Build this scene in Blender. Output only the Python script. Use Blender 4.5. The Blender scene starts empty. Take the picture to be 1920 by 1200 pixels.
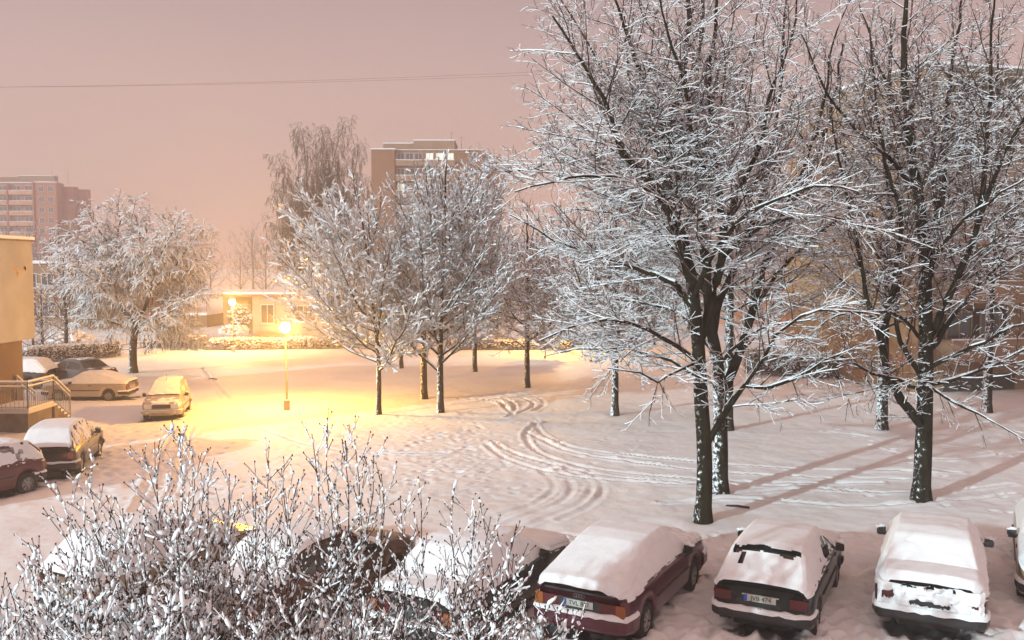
import bpy, math, random
import numpy as np
from math import sin, cos, pi, radians, sqrt, tan, atan2, exp

# ------------------------------------------------------------------ camera
PITCH = radians(3.43); CH = 6.2; FPX = 1700.0
sc = bpy.context.scene
cam_d = bpy.data.cameras.new("camera"); cam = bpy.data.objects.new("camera", cam_d)
sc.collection.objects.link(cam); sc.camera = cam
cam.location = (0, 0, CH); cam.rotation_euler = (pi/2 - PITCH, 0, 0)
cam_d.sensor_width = 36; cam_d.lens = 36 * FPX / 1920; cam_d.clip_start = 0.1; cam_d.clip_end = 3000
# ------------------------------------------------------------------ world: overcast night sky lit by the town
w = bpy.data.worlds.new("World"); sc.world = w; w.use_nodes = True
nt = w.node_tree; nt.nodes.clear()
N = lambda t, **k: nt.nodes.new(t)
out = N('ShaderNodeOutputWorld'); bg = N('ShaderNodeBackground'); tc = N('ShaderNodeTexCoord')
sep = N('ShaderNodeSeparateXYZ'); ramp = N('ShaderNodeValToRGB')
nt.links.new(tc.outputs['Generated'], sep.inputs[0])
noi = N('ShaderNodeTexNoise'); noi.inputs['Scale'].default_value = 1.6; noi.inputs['Detail'].default_value = 3
nt.links.new(tc.outputs['Generated'], noi.inputs['Vector'])
ma = N('ShaderNodeMath'); ma.operation = 'MULTIPLY_ADD'; ma.inputs[1].default_value = 0.10; 
nt.links.new(noi.outputs['Fac'], ma.inputs[0]); nt.links.new(sep.outputs[2], ma.inputs[2])
nt.links.new(ma.outputs[0], ramp.inputs[0])
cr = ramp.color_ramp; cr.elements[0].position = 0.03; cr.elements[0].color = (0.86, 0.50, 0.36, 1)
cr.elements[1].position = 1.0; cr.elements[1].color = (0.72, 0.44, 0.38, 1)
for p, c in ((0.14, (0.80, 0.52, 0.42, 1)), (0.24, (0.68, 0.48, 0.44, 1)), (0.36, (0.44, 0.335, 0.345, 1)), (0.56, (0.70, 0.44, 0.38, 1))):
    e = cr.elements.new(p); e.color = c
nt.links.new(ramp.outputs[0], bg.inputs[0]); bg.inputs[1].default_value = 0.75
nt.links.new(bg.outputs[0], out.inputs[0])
# ------------------------------------------------------------------ the one distant cool light, low behind the camera on the left
SUN_H = radians(47); SUN_E = radians(14)
sl = bpy.data.lights.new("sun", 'SUN'); so = bpy.data.objects.new("sun", sl); sc.collection.objects.link(so)
sl.energy = 3.6; sl.angle = radians(0.8); sl.color = (0.70, 0.95, 1.0)
from mathutils import Vector
so.rotation_euler = Vector((sin(SUN_H)*cos(SUN_E), cos(SUN_H)*cos(SUN_E), -sin(SUN_E))).to_track_quat('-Z', 'Y').to_euler()
so.location = (-30, -20, 15)
LAMP_POWER = 3600.0
HAZE = 0.0028
sc.view_settings.view_transform = 'Standard'; sc.view_settings.look = 'None'
sc.view_settings.exposure = 0.38; sc.view_settings.gamma = 1.0
sc.render.engine = 'CYCLES'
cy = sc.cycles
cy.use_denoising = True; cy.max_bounces = 5; cy.diffuse_bounces = 3; cy.glossy_bounces = 2; cy.transmission_bounces = 3
cy.volume_bounces = 1; cy.transparent_max_bounces = 4; cy.use_adaptive_sampling = True; cy.adaptive_threshold = 0.02
cy.sample_clamp_indirect = 3.0

# ------------------------------------------------------------------ projection helpers (where on the ground a thing stands)
def ray(px, py):
    u = (px-960)/FPX; v = (600-py)/FPX
    return (u, cos(PITCH)+v*sin(PITCH), -sin(PITCH)+v*cos(PITCH))
def G(px, py, z=0.0):
    d = ray(px, py); t = (z-CH)/d[2]
    return (d[0]*t, d[1]*t, z)
def P(px, py, Y):
    d = ray(px, py); t = Y/d[1]
    return (d[0]*t, Y, CH+d[2]*t)

# ------------------------------------------------------------------ object helpers
C = sc.collection
def tag(o, label=None, cat=None, group=None, kind=None):
    if label: o['label'] = label
    if cat: o['category'] = cat
    if group: o['group'] = group
    if kind: o['kind'] = kind
    return o
def thing(name, loc, rz, label, cat, group=None):
    o = bpy.data.objects.new(name, None); C.objects.link(o); o.location = loc; o.rotation_euler = (0, 0, rz)
    o.empty_display_size = 0.3
    return tag(o, label, cat, group)
def mesh_np(name, V, F, mat, parent=None, smooth=True, mi=None):
    """V (n,3) ; F list of (k,4) / (k,3) int arrays"""
    me = bpy.data.meshes.new(name)
    V = np.asarray(V, dtype=np.float32).reshape(-1, 3)
    Fs = [np.asarray(f, dtype=np.int32) for f in (F if isinstance(F, list) else [F]) if len(f)]
    me.vertices.add(len(V)); me.vertices.foreach_set('co', V.ravel())
    if Fs:
        loops = np.concatenate([f.ravel() for f in Fs]); tot = np.concatenate([np.full(len(f), f.shape[1], dtype=np.int32) for f in Fs])
        st = np.concatenate([[0], np.cumsum(tot)[:-1]]).astype(np.int32)
        me.loops.add(len(loops)); me.loops.foreach_set('vertex_index', loops)
        me.polygons.add(len(tot)); me.polygons.foreach_set('loop_start', st)
        me.polygons.foreach_set('use_smooth', np.full(len(tot), smooth, dtype=bool))
    me.update(calc_edges=True)
    for m in (mat if isinstance(mat, (list, tuple)) else [mat]): me.materials.append(m)
    if mi is not None: me.polygons.foreach_set('material_index', np.asarray(mi, dtype=np.int32))
    o = bpy.data.objects.new(name, me); C.objects.link(o)
    if parent: o.parent = parent
    return o
class MB:
    def __init__(s): s.v = []; s.q = []; s.t = []
    def box(s, a, b, rot=None, o=(0, 0, 0)):
        n = len(s.v)
        for z in (a[2], b[2]):
            for x, y in ((a[0], a[1]), (b[0], a[1]), (b[0], b[1]), (a[0], b[1])):
                p = (x, y, z)
                if rot is not None: p = (o[0]+x*cos(rot)-y*sin(rot), o[1]+x*sin(rot)+y*cos(rot), o[2]+z)
                s.v.append(p)
        for f in ((0, 3, 2, 1), (4, 5, 6, 7), (0, 1, 5, 4), (1, 2, 6, 5), (2, 3, 7, 6), (3, 0, 4, 7)): s.q.append(tuple(n+i for i in f))
        return s
    def quad(s, *p):
        n = len(s.v); s.v += list(p); s.q.append((n, n+1, n+2, n+3)); return s
    def tube(s, pts, r, k=6, r1=None, cap=True):
        pts = [Vector(p) for p in pts]; m = len(pts); n0 = len(s.v)
        for i, p in enumerate(pts):
            t = (pts[min(i+1, m-1)]-pts[max(i-1, 0)]).normalized()
            ref = Vector((0, 0, 1)) if abs(t.z) < .9 else Vector((1, 0, 0))
            a = t.cross(ref).normalized(); b = t.cross(a)
            rr = r if r1 is None else r+(r1-r)*i/(m-1)
            for j in range(k):
                q = p+(a*cos(2*pi*j/k)+b*sin(2*pi*j/k))*rr; s.v.append(tuple(q))
        for i in range(m-1):
            for j in range(k):
                a0 = n0+i*k+j; a1 = n0+i*k+(j+1) % k
                s.q.append((a0, a1, a1+k, a0+k))
        if cap:
            for base, pt in ((n0, pts[0]), (n0+(m-1)*k, pts[-1])):
                c = len(s.v); s.v.append(tuple(pt))
                for j in range(k): s.t.append((c, base+j, base+(j+1) % k))
        return s
    def disc(s, c, axis, r, th, k=20):
        c = Vector(c); ax = Vector(axis).normalized()
        return s.tube([c-ax*th/2, c+ax*th/2], r, k)
    def build(s, name, mat, parent=None, smooth=False):
        F = []
        if s.q: F.append(np.array(s.q))
        if s.t: F.append(np.array(s.t))
        return mesh_np(name, np.array(s.v), F, mat, parent, smooth)

# numpy value noise
_rng = np.random.RandomState(7); _T = _rng.rand(256, 256)
def vnoise(x, y):
    xi = np.floor(x).astype(int); yi = np.floor(y).astype(int); fx = x-xi; fy = y-yi
    fx = fx*fx*(3-2*fx); fy = fy*fy*(3-2*fy)
    a = _T[xi & 255, yi & 255]; b = _T[(xi+1) & 255, yi & 255]; c = _T[xi & 255, (yi+1) & 255]; d = _T[(xi+1) & 255, (yi+1) & 255]
    return (a*(1-fx)+b*fx)*(1-fy)+(c*(1-fx)+d*fx)*fy
def fbm(x, y, o=4):
    s = 0; a = .5
    for i in range(o): s = s+a*vnoise(x*2**i+17*i, y*2**i+5*i); a *= .5
    return s

# ------------------------------------------------------------------ materials
def mat(name, col, rough=0.7, metal=0.0, noise=None, bump=None, spec=0.5, emit=None, coat=0):
    m = bpy.data.materials.new(name); m.use_nodes = True; n = m.node_tree.nodes; l = m.node_tree.links
    b = n['Principled BSDF']; b.inputs['Base Color'].default_value = (*col, 1); b.inputs['Roughness'].default_value = rough
    b.inputs['Metallic'].default_value = metal; b.inputs['Specular IOR Level'].default_value = spec
    if coat: b.inputs['Coat Weight'].default_value = coat
    if emit: b.inputs['Emission Color'].default_value = (*emit[0], 1); b.inputs['Emission Strength'].default_value = emit[1]
    t = n.new('ShaderNodeTexCoord')
    if noise:
        col2, sca = noise[0], noise[1]
        x = n.new('ShaderNodeTexNoise'); x.inputs['Scale'].default_value = sca; x.inputs['Detail'].default_value = 6
        mp = n.new('ShaderNodeMapping'); mp.inputs['Scale'].default_value = noise[2] if len(noise) > 2 else (1, 1, 1)
        l.new(t.outputs['Object'], mp.inputs[0]); l.new(mp.outputs[0], x.inputs['Vector'])
        r = n.new('ShaderNodeValToRGB'); r.color_ramp.elements[0].position = .35; r.color_ramp.elements[1].position = .65
        r.color_ramp.elements[0].color = (*col, 1); r.color_ramp.elements[1].color = (*col2, 1)
        l.new(x.outputs['Fac'], r.inputs[0]); l.new(r.outputs[0], b.inputs['Base Color'])
    if bump:
        x = n.new('ShaderNodeTexNoise'); x.inputs['Scale'].default_value = bump[0]; x.inputs['Detail'].default_value = 5
        l.new(t.outputs['Object'], x.inputs['Vector'])
        bp = n.new('ShaderNodeBump'); bp.inputs['Strength'].default_value = bump[1]; bp.inputs['Distance'].default_value = bump[2]
        l.new(x.outputs['Fac'], bp.inputs['Height']); l.new(bp.outputs[0], b.inputs['Normal'])
    return m
M = {}
M['snow'] = mat('snow', (.84, .85, .88), .75, spec=.2, bump=(9, .35, .03))
M['snow_car'] = mat('snow_on_car', (.84, .85, .87), .75, spec=.2, noise=((.78, .79, .81), 5), bump=(28, .45, .012))
M['snow_twig'] = mat('snow_on_twigs', (.85, .87, .90), .8, spec=.1)
M['bark'] = mat('bark', (.011, .009, .005), .95, spec=.03, noise=((.026, .023, .013), 6, (1, 1, .25)), bump=(22, .7, .02))
M['birch'] = mat('birch_bark', (.16, .14, .13), .9, spec=.1, noise=((.09, .07, .06), 5))
M['twig'] = mat('twig', (.055, .034, .026), .9, spec=.1)
M['bush_twig'] = mat('shrub_twig', (.030, .014, .010), .8, spec=.2, noise=((.05, .026, .018), 20))
M['hedge'] = mat('hedge_twig', (.07, .045, .03), .9, spec=.1)
M['asphalt_dirt'] = mat('dirt', (.05, .04, .035), .9)
M['tyre'] = mat('tyre', (.012, .012, .012), .85)
M['rim'] = mat('rim', (.35, .35, .35), .45, .8)
M['black'] = mat('black_plastic', (.015, .015, .016), .5)
M['glass'] = mat('car_glass', (.012, .014, .016), .08, spec=.8)
M['frost'] = mat('frosted_glass', (.42, .41, .40), .5, noise=((.12, .12, .12), 7))
M['win'] = mat('window_glass', (.03, .032, .035), .15, spec=.7)
M['lens_red'] = mat('lens_red', (.08, .003, .004), .25, spec=.6)
M['lens_amber'] = mat('lens_amber', (.26, .065, .006), .25, spec=.6)
M['lens_clear'] = mat('lens_clear', (.6, .6, .58), .15, spec=.8)
M['plate'] = mat('plate_white', (.42, .43, .38), .4)
M['plate_blue'] = mat('plate_blue', (.01, .05, .4), .4)
M['ink'] = mat('plate_ink', (.01, .01, .01), .5)
M['steel'] = mat('galvanised_steel', (.42, .42, .41), .5, .5, noise=((.3, .3, .3), 12))
M['concrete'] = mat('concrete', (.22, .18, .14), .9, noise=((.13, .10, .08), 2.2), bump=(12, .4, .02))
M['plaster_cream'] = mat('cream_plaster', (.38, .37, .38), .9, noise=((.31, .30, .30), .9), bump=(25, .3, .01))
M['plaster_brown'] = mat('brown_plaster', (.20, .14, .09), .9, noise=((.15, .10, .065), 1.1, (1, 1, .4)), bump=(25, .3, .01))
M['stain'] = mat('wall_stain', (.40, .25, .10), .95, noise=((.5, .36, .2), 9))
M['door'] = mat('brown_door', (.10, .045, .025), .5)
M['brick'] = mat('brick', (.40, .15, .09), .9, noise=((.32, .12, .07), 1.2))
M['brick_tan'] = mat('tan_brick', (.25, .115, .052), .9, noise=((.20, .09, .042), .8))
M['panel'] = mat('concrete_panel', (.27, .165, .088), .9, noise=((.21, .128, .066), .5), bump=(8, .3, .02))
M['panel_warm'] = mat('warm_panel', (.30, .18, .11), .9, noise=((.23, .14, .085), .6))
M['peach'] = mat('peach_render', (.60, .30, .18), .9, noise=((.5, .24, .14), .7))
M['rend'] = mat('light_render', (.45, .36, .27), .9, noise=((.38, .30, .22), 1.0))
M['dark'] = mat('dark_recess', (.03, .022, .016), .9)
M['frame_white'] = mat('white_frame', (.6, .58, .55), .5)
M['sign_red'] = mat('sign_red', (.6, .03, .01), .4)
M['sign_white'] = mat('sign_white', (.8, .8, .78), .4)
M['wire'] = mat('wire', (.16, .13, .13), .6)
M['graffiti'] = mat('red_paint', (.42, .05, .03), .8)
M['pole'] = mat('grey_pole', (.07, .07, .07), .6, .2)
M['winlit'] = mat('lit_window', (.8, .8, .7), .4, emit=((.85, .95, .85), .4))
M['lampglobe'] = mat('lamp_globe', (.9, .7, .4), .4)

# trunk bark with wind-packed snow stuck to its weather side
def bark_snow(th):
    m = M['bark'].copy(); m.name = 'bark_flecked'; n = m.node_tree.nodes; l = m.node_tree.links
    b = n['Principled BSDF']; src = b.inputs['Base Color'].links[0].from_socket
    g = n.new('ShaderNodeNewGeometry'); vm = n.new('ShaderNodeVectorMath'); vm.operation = 'DOT_PRODUCT'
    vm.inputs[1].default_value = (-.75, -.15, .65); l.new(g.outputs['Normal'], vm.inputs[0])
    x = n.new('ShaderNodeTexNoise'); x.inputs['Scale'].default_value = 11; x.inputs['Detail'].default_value = 7; x.inputs['Roughness'].default_value = .75
    t = n.new('ShaderNodeTexCoord'); l.new(t.outputs['Object'], x.inputs['Vector'])
    a = n.new('ShaderNodeMath'); a.operation = 'MULTIPLY_ADD'; l.new(vm.outputs['Value'], a.inputs[0]); a.inputs[1].default_value = .20; l.new(x.outputs['Fac'], a.inputs[2])
    r = n.new('ShaderNodeValToRGB'); r.color_ramp.elements[0].position = th; r.color_ramp.elements[1].position = th+.05
    l.new(a.outputs[0], r.inputs[0]); mx = n.new('ShaderNodeMix'); mx.data_type = 'RGBA'
    l.new(r.outputs[0], mx.inputs[0]); l.new(src, mx.inputs[6]); mx.inputs[7].default_value = (.8, .82, .85, 1)
    l.new(mx.outputs[2], b.inputs['Base Color'])
    return m
M['bark_snow'] = bark_snow(.62)
M['bark_less'] = bark_snow(.70)

# ground snow: fine crust, trampled and driven surfaces come from the mesh itself
def ground_mat():
    m = bpy.data.materials.new('ground_snow'); m.use_nodes = True; n = m.node_tree.nodes; l = m.node_tree.links
    b = n['Principled BSDF']; b.inputs['Roughness'].default_value = .7; b.inputs['Specular IOR Level'].default_value = .25
    t = n.new('ShaderNodeTexCoord')
    x = n.new('ShaderNodeTexNoise'); x.inputs['Scale'].default_value = .35; x.inputs['Detail'].default_value = 8
    l.new(t.outputs['Object'], x.inputs['Vector'])
    r = n.new('ShaderNodeValToRGB'); r.color_ramp.elements[0].color = (.78, .77, .78, 1); r.color_ramp.elements[1].color = (.86, .86, .87, 1)
    r.color_ramp.elements[0].position = .3; r.color_ramp.elements[1].position = .6
    at_ = n.new('ShaderNodeAttribute'); at_.attribute_name = 'bare'; mx = n.new('ShaderNodeMix'); mx.data_type = 'RGBA'
    l.new(x.outputs['Fac'], r.inputs[0]); l.new(at_.outputs['Fac'], mx.inputs[0]); l.new(r.outputs[0], mx.inputs[6]); mx.inputs[7].default_value = (.045, .045, .045, 1); l.new(mx.outputs[2], b.inputs['Base Color'])
    x1 = n.new('ShaderNodeTexNoise'); x1.inputs['Scale'].default_value = 3.0; x1.inputs['Detail'].default_value = 8; x1.inputs['Roughness'].default_value = .6
    l.new(t.outputs['Object'], x1.inputs['Vector'])
    bp = n.new('ShaderNodeBump'); bp.inputs['Strength'].default_value = .4; bp.inputs['Distance'].default_value = .06
    l.new(x1.outputs['Fac'], bp.inputs['Height']); l.new(bp.outputs[0], b.inputs['Normal'])
    return m
M['ground'] = ground_mat()

# ------------------------------------------------------------------ ground
def smooth_line(pts, step=0.25):
    pts = [np.array(p, float) for p in pts]; res = []
    for i in range(len(pts)-1):
        p0 = pts[max(i-1, 0)]; p1 = pts[i]; p2 = pts[i+1]; p3 = pts[min(i+2, len(pts)-1)]
        n = max(1, int(np.linalg.norm(p2-p1)/step))
        for k in range(n):
            t = k/n
            res.append(.5*((2*p1)+(-p0+p2)*t+(2*p0-5*p1+4*p2-p3)*t*t+(-p0+3*p1-3*p2+p3)*t**3))
    res.append(pts[-1]); return res
gx = np.concatenate([np.linspace(-1200, -60, 30)[:-1], np.linspace(-60, -26, 100)[:-1], np.linspace(-26, 30, 720)[:-1], np.linspace(30, 60, 90)[:-1], np.linspace(60, 1200, 30)])
gy = np.concatenate([np.linspace(-60, 9, 24)[:-1], np.linspace(9, 34, 340)[:-1], np.linspace(34, 60, 210)[:-1], np.linspace(60, 100, 90)[:-1], np.linspace(100, 1500, 40)])
GX, GY = np.meshgrid(gx, gy)
H = (fbm(GX*.12, GY*.12, 3)-.45)*.16 + (fbm(GX*.8, GY*.8, 4)-.47)*.07
near = np.clip((70-GY)/30, 0, 1)
H += (fbm(GX*2.6, GY*2.6, 3)-.43)*.05*near
tracks = [  # lines the wheels left, as points on the photo's ground
 [(1000, 793), (1015, 812), (1060, 836), (1150, 852), (1300, 866), (1450, 876), (1560, 881), (1800, 884)],
 [(990, 812), (1040, 838), (1120, 858), (1300, 880), (1500, 893), (1700, 897)],
 [(1010, 793), (985, 815), (1010, 850), (1100, 876), (1250, 893), (1420, 903), (1650, 905)],
 [(925, 830), (960, 850), (1040, 872), (1150, 893), (1400, 912)],
 [(912, 836), (950, 862), (1040, 886), (1120, 898), (1300, 908), (1500, 910)],
 [(1030, 872), (1070, 905), (1060, 935), (1000, 962), (940, 985)],
 [(1060, 880), (1108, 905), (1090, 940), (1030, 968), (980, 990)],
 [(1010, 880), (1040, 910), (1010, 940), (940, 965), (860, 985)],
 [(1110, 890), (1130, 915), (1110, 945), (1050, 975)],
 [(640, 760), (780, 742), (880, 736), (960, 742), (1000, 755), (985, 770), (950, 783)],
 [(700, 752), (820, 742), (900, 743), (955, 752), (965, 768), (955, 782)],
 [(830, 738), (930, 735), (1000, 742), (1020, 756), (1000, 772)],
 [(860, 748), (930, 752), (948, 765), (960, 775)],
 [(1640, 840), (1720, 858), (1790, 862), (1920, 850)],
 [(1550, 812), (1700, 830), (1860, 850), (1960, 880)],
 [(380, 690), (420, 740), (470, 790), (560, 830), (700, 850), (840, 850)],
 [(330, 800), (300, 850), (280, 900), (250, 960)],
 [(360, 800), (345, 850), (330, 900), (310, 950)],
 [(1350, 930), (1500, 915), (1700, 925), (1900, 905)],
 [(1240, 942), (1400, 936), (1640, 948), (1900, 925)],
]
def carve(line, width, depth, lip):
    global H
    pts = smooth_line([G(*p)[:2] for p in line], .5)
    A = np.array(pts); x0, y0 = A.min(0)-1; x1, y1 = A.max(0)+1
    i0, i1 = np.searchsorted(gx, [x0, x1]); j0, j1 = np.searchsorted(gy, [y0, y1])
    X = GX[j0:j1, i0:i1]; Y = GY[j0:j1, i0:i1]; D = np.full(X.shape, 9.0)
    for a, b in zip(A[:-1], A[1:]):
        ab = b-a; L2 = (ab**2).sum()+1e-9
        t = np.clip(((X-a[0])*ab[0]+(Y-a[1])*ab[1])/L2, 0, 1)
        D = np.minimum(D, np.hypot(X-a[0]-t*ab[0], Y-a[1]-t*ab[1]))
    br = (.45+.9*vnoise(X*.7+31, Y*.7))*(.55+.9*vnoise(X*4.3+7, Y*4.3))
    H[j0:j1, i0:i1] += br*(-depth*np.exp(-(D/width)**4)+lip*np.exp(-((D-width*1.45)/(width*.42))**2))
for q_, t in enumerate(tracks):
    f_ = .4 if 5 <= q_ <= 8 else 1.0
    carve(t, .11, .05*f_, .055*f_)
# footprints and scuffs
rnd = np.random.RandomState(3)
def dent(x, y, r, dp, lip=.3):
    global H
    i0, i1 = np.searchsorted(gx, [x-3*r, x+3*r]); j0, j1 = np.searchsorted(gy, [y-3*r, y+3*r])
    X = GX[j0:j1, i0:i1]; Y = GY[j0:j1, i0:i1]; D = np.hypot(X-x, Y-y)
    H[j0:j1, i0:i1] += -dp*np.exp(-(D/r)**2)+lip*dp*np.exp(-((D-1.5*r)/(.5*r))**2)
def walk(line, n=1):
    pts = smooth_line([G(*p)[:2] for p in line], .62)
    for k, p in enumerate(pts): dent(p[0]+rnd.normal(0, .06)+(.12 if k % 2 else -.12), p[1]+rnd.normal(0, .06), .11, .06)
for wl in ([(860, 830), (800, 800), (740, 780), (640, 790), (420, 840), (200, 900)], [(880, 840), (830, 815), (720, 860), (560, 900), (330, 930)],
           [(170, 770), (230, 830), (270, 900), (300, 960)], [(1560, 800), (1700, 860), (1900, 940)], [(1640, 930), (1780, 950), (1900, 960)],
           [(900, 800), (840, 850), (780, 900), (700, 960)], [(120, 800), (220, 860), (420, 900), (600, 880), (900, 800)]): walk(wl)
for k in range(900):
    px = rnd.normal(820, 170); py = rnd.normal(845, 50)
    if py < 760 or py > 1000: continue
    g = G(px, py); dent(g[0], g[1], rnd.uniform(.06, .13), rnd.uniform(.015, .04))
for k in range(500):
    g = G(rnd.uniform(100, 420), rnd.uniform(780, 940)); dent(g[0], g[1], rnd.uniform(.08, .18), rnd.uniform(.02, .05))
for k in range(900):
    g = G(rnd.uniform(1000, 1920), rnd.uniform(1000, 1215)); dent(g[0], g[1], rnd.uniform(.07, .16), rnd.uniform(.02, .075), .55)
def mound(x, y, r, h):
    global H
    H += h*np.exp(-((GX-x)**2+(GY-y)**2)/r**2)
BARE = []
jj, ii = GX.shape
idx = np.arange(jj*ii).reshape(jj, ii)
def finish_ground():
    V = np.stack([GX.ravel(), GY.ravel(), H.ravel()], 1)
    F = np.stack([idx[:-1, :-1].ravel(), idx[:-1, 1:].ravel(), idx[1:, 1:].ravel(), idx[1:, :-1].ravel()], 1)
    o = mesh_np('ground', V, F, M['ground']); tag(o, kind='structure')
    B = np.zeros(GX.shape); nz = fbm(GX*3.1+5, GY*3.1, 4)
    for (x, y, h, x0, x1, hw) in BARE:
        lx = (GX-x)*sin(h)+(GY-y)*cos(h); ly = (GX-x)*cos(h)-(GY-y)*sin(h)
        d = np.minimum(np.minimum(lx-x0, x1-lx), hw-np.abs(ly))+(nz-.5)*.9
        B = np.maximum(B, np.clip(d*7, 0, 1))
    at = o.data.attributes.new('bare', 'FLOAT', 'POINT'); at.data.foreach_set('value', B.ravel().astype(np.float32))
def gz(x, y):
    i = min(max(np.searchsorted(gx, x), 0), len(gx)-1); j = min(max(np.searchsorted(gy, y), 0), len(gy)-1)
    return float(H[j, i])

# ------------------------------------------------------------------ trees
def seg_arrays(lines):
    P0 = []; P1 = []; T0 = []; T1 = []; R0 = []; R1 = []
    for pts, r0, r1 in lines:
        n = len(pts)
        if n < 2: continue
        A = pts
        tan_ = []
        for i in range(n):
            a = A[i-1] if i else A[0]; b = A[i+1] if i < n-1 else A[i]
            tan_.append((b[0]-a[0], b[1]-a[1], b[2]-a[2]))
        for i in range(n-1):
            P0.append(A[i]); P1.append(A[i+1]); T0.append(tan_[i]); T1.append(tan_[i+1])
            R0.append(r0+(r1-r0)*i/(n-1)); R1.append(r0+(r1-r0)*(i+1)/(n-1))
    f = lambda a: np.array(a, dtype=np.float64)
    return f(P0), f(P1), f(T0), f(T1), f(R0), f(R1)
def frame(T):
    T = T/np.maximum(np.linalg.norm(T, axis=1, keepdims=True), 1e-9)
    ref = np.where(np.abs(T[:, 2:3]) < .93, np.array([[0, 0, 1.]]), np.array([[1., 0, 0]]))
    A = np.cross(T, ref); A /= np.linalg.norm(A, axis=1, keepdims=True)
    return T, A, np.cross(A, T)      # B points up
def tubes(S, k):
    P0, P1, T0, T1, R0, R1 = S; n = len(P0)
    if n == 0: return np.zeros((0, 3)), np.zeros((0, 4), int)
    V = np.zeros((n, 2*k, 3))
    for e, (Pp, T, R) in enumerate(((P0, T0, R0), (P1, T1, R1))):
        T, A, B = frame(T)
        for j in range(k):
            a = 2*pi*j/k+pi/2
            V[:, e*k+j] = Pp+(A*cos(a)+B*sin(a))*R[:, None]
    base = (np.arange(n)*2*k)[:, None]
    F = np.concatenate([base+np.array([[j, (j+1) % k, k+(j+1) % k, k+j]]) for j in range(k)], 0)
    return V.reshape(-1, 3), F
def snowcaps(S, wmin, hmin, cover=1.0, seed=0, big=1.0):
    """a ridge of snow lying on every limb that is not too steep"""
    P0, P1, T0, T1, R0, R1 = S; n = len(P0)
    rs = np.random.RandomState(seed)
    Tn = (P1-P0); Tn /= np.maximum(np.linalg.norm(Tn, axis=1, keepdims=True), 1e-9)
    hz = np.sqrt(np.clip(1-Tn[:, 2]**2, 0, 1))
    keep = (hz > .30) & (rs.rand(n) < cover)
    if keep.sum() == 0: return np.zeros((0, 3)), np.zeros((0, 4), int)
    P0, P1, T0, T1, R0, R1 = [a[keep] for a in (P0, P1, T0, T1, R0, R1)]; hz = hz[keep]; n = len(P0)
    am = rs.uniform(.55, 1.35, n)
    V = np.zeros((n, 10, 3)); up = np.array([[0, 0, 1.]])
    for e, (Pp, T, R) in enumerate(((P0, T0, R0), (P1, T1, R1))):
        T, A, B = frame(T)
        W = np.maximum(R*.80*np.clip(hz*1.2-.15, .25, 1), wmin); Hh = (hmin+R*.30*big)*hz*am
        low = R*.15
        V[:, e*5+0] = Pp-A*W[:, None]+B*low[:, None]
        V[:, e*5+1] = Pp-A*(W*.75)[:, None]+up*(R*.6+Hh*.7)[:, None]
        V[:, e*5+2] = Pp+up*(R+Hh)[:, None]
        V[:, e*5+3] = Pp+A*(W*.75)[:, None]+up*(R*.6+Hh*.7)[:, None]
        V[:, e*5+4] = Pp+A*W[:, None]+B*low[:, None]
    base = (np.arange(n)*10)[:, None]
    F = np.concatenate([base+np.array([[j, j+1, 6+j, 5+j]]) for j in range(4)], 0)
    return V.reshape(-1, 3), F
def snowtents(S, wmin, hmin, cover, seed):
    """cheap two-sided ridges for hair-thin twigs"""
    P0, P1, T0, T1, R0, R1 = S; rs = np.random.RandomState(seed); n = len(P0)
    Tn = (P1-P0); Tn /= np.maximum(np.linalg.norm(Tn, axis=1, keepdims=True), 1e-9)
    hz = np.sqrt(np.clip(1-Tn[:, 2]**2, 0, 1)); keep = (hz > .3) & (rs.rand(n) < cover)
    if keep.sum() == 0: return np.zeros((0, 3)), np.zeros((0, 4), int)
    P0, P1, T0, T1, R0, R1 = [a[keep] for a in (P0, P1, T0, T1, R0, R1)]; hz = hz[keep]; n = len(P0)
    am = rs.uniform(.5, 1.5, n); V = np.zeros((n, 6, 3)); up = np.array([[0, 0, 1.]])
    for e, (Pp, T, R) in enumerate(((P0, T0, R0), (P1, T1, R1))):
        T, A, B = frame(T); W = np.maximum(R, wmin)*am**.5; Hh = hmin*hz*am
        V[:, e*3] = Pp-A*W[:, None]; V[:, e*3+1] = Pp+up*(R+Hh)[:, None]; V[:, e*3+2] = Pp+A*W[:, None]
    base = (np.arange(n)*6)[:, None]
    F = np.concatenate([base+np.array([[0, 1, 4, 3]]), base+np.array([[1, 2, 5, 4]])], 0)
    return V.reshape(-1, 3), F

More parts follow.
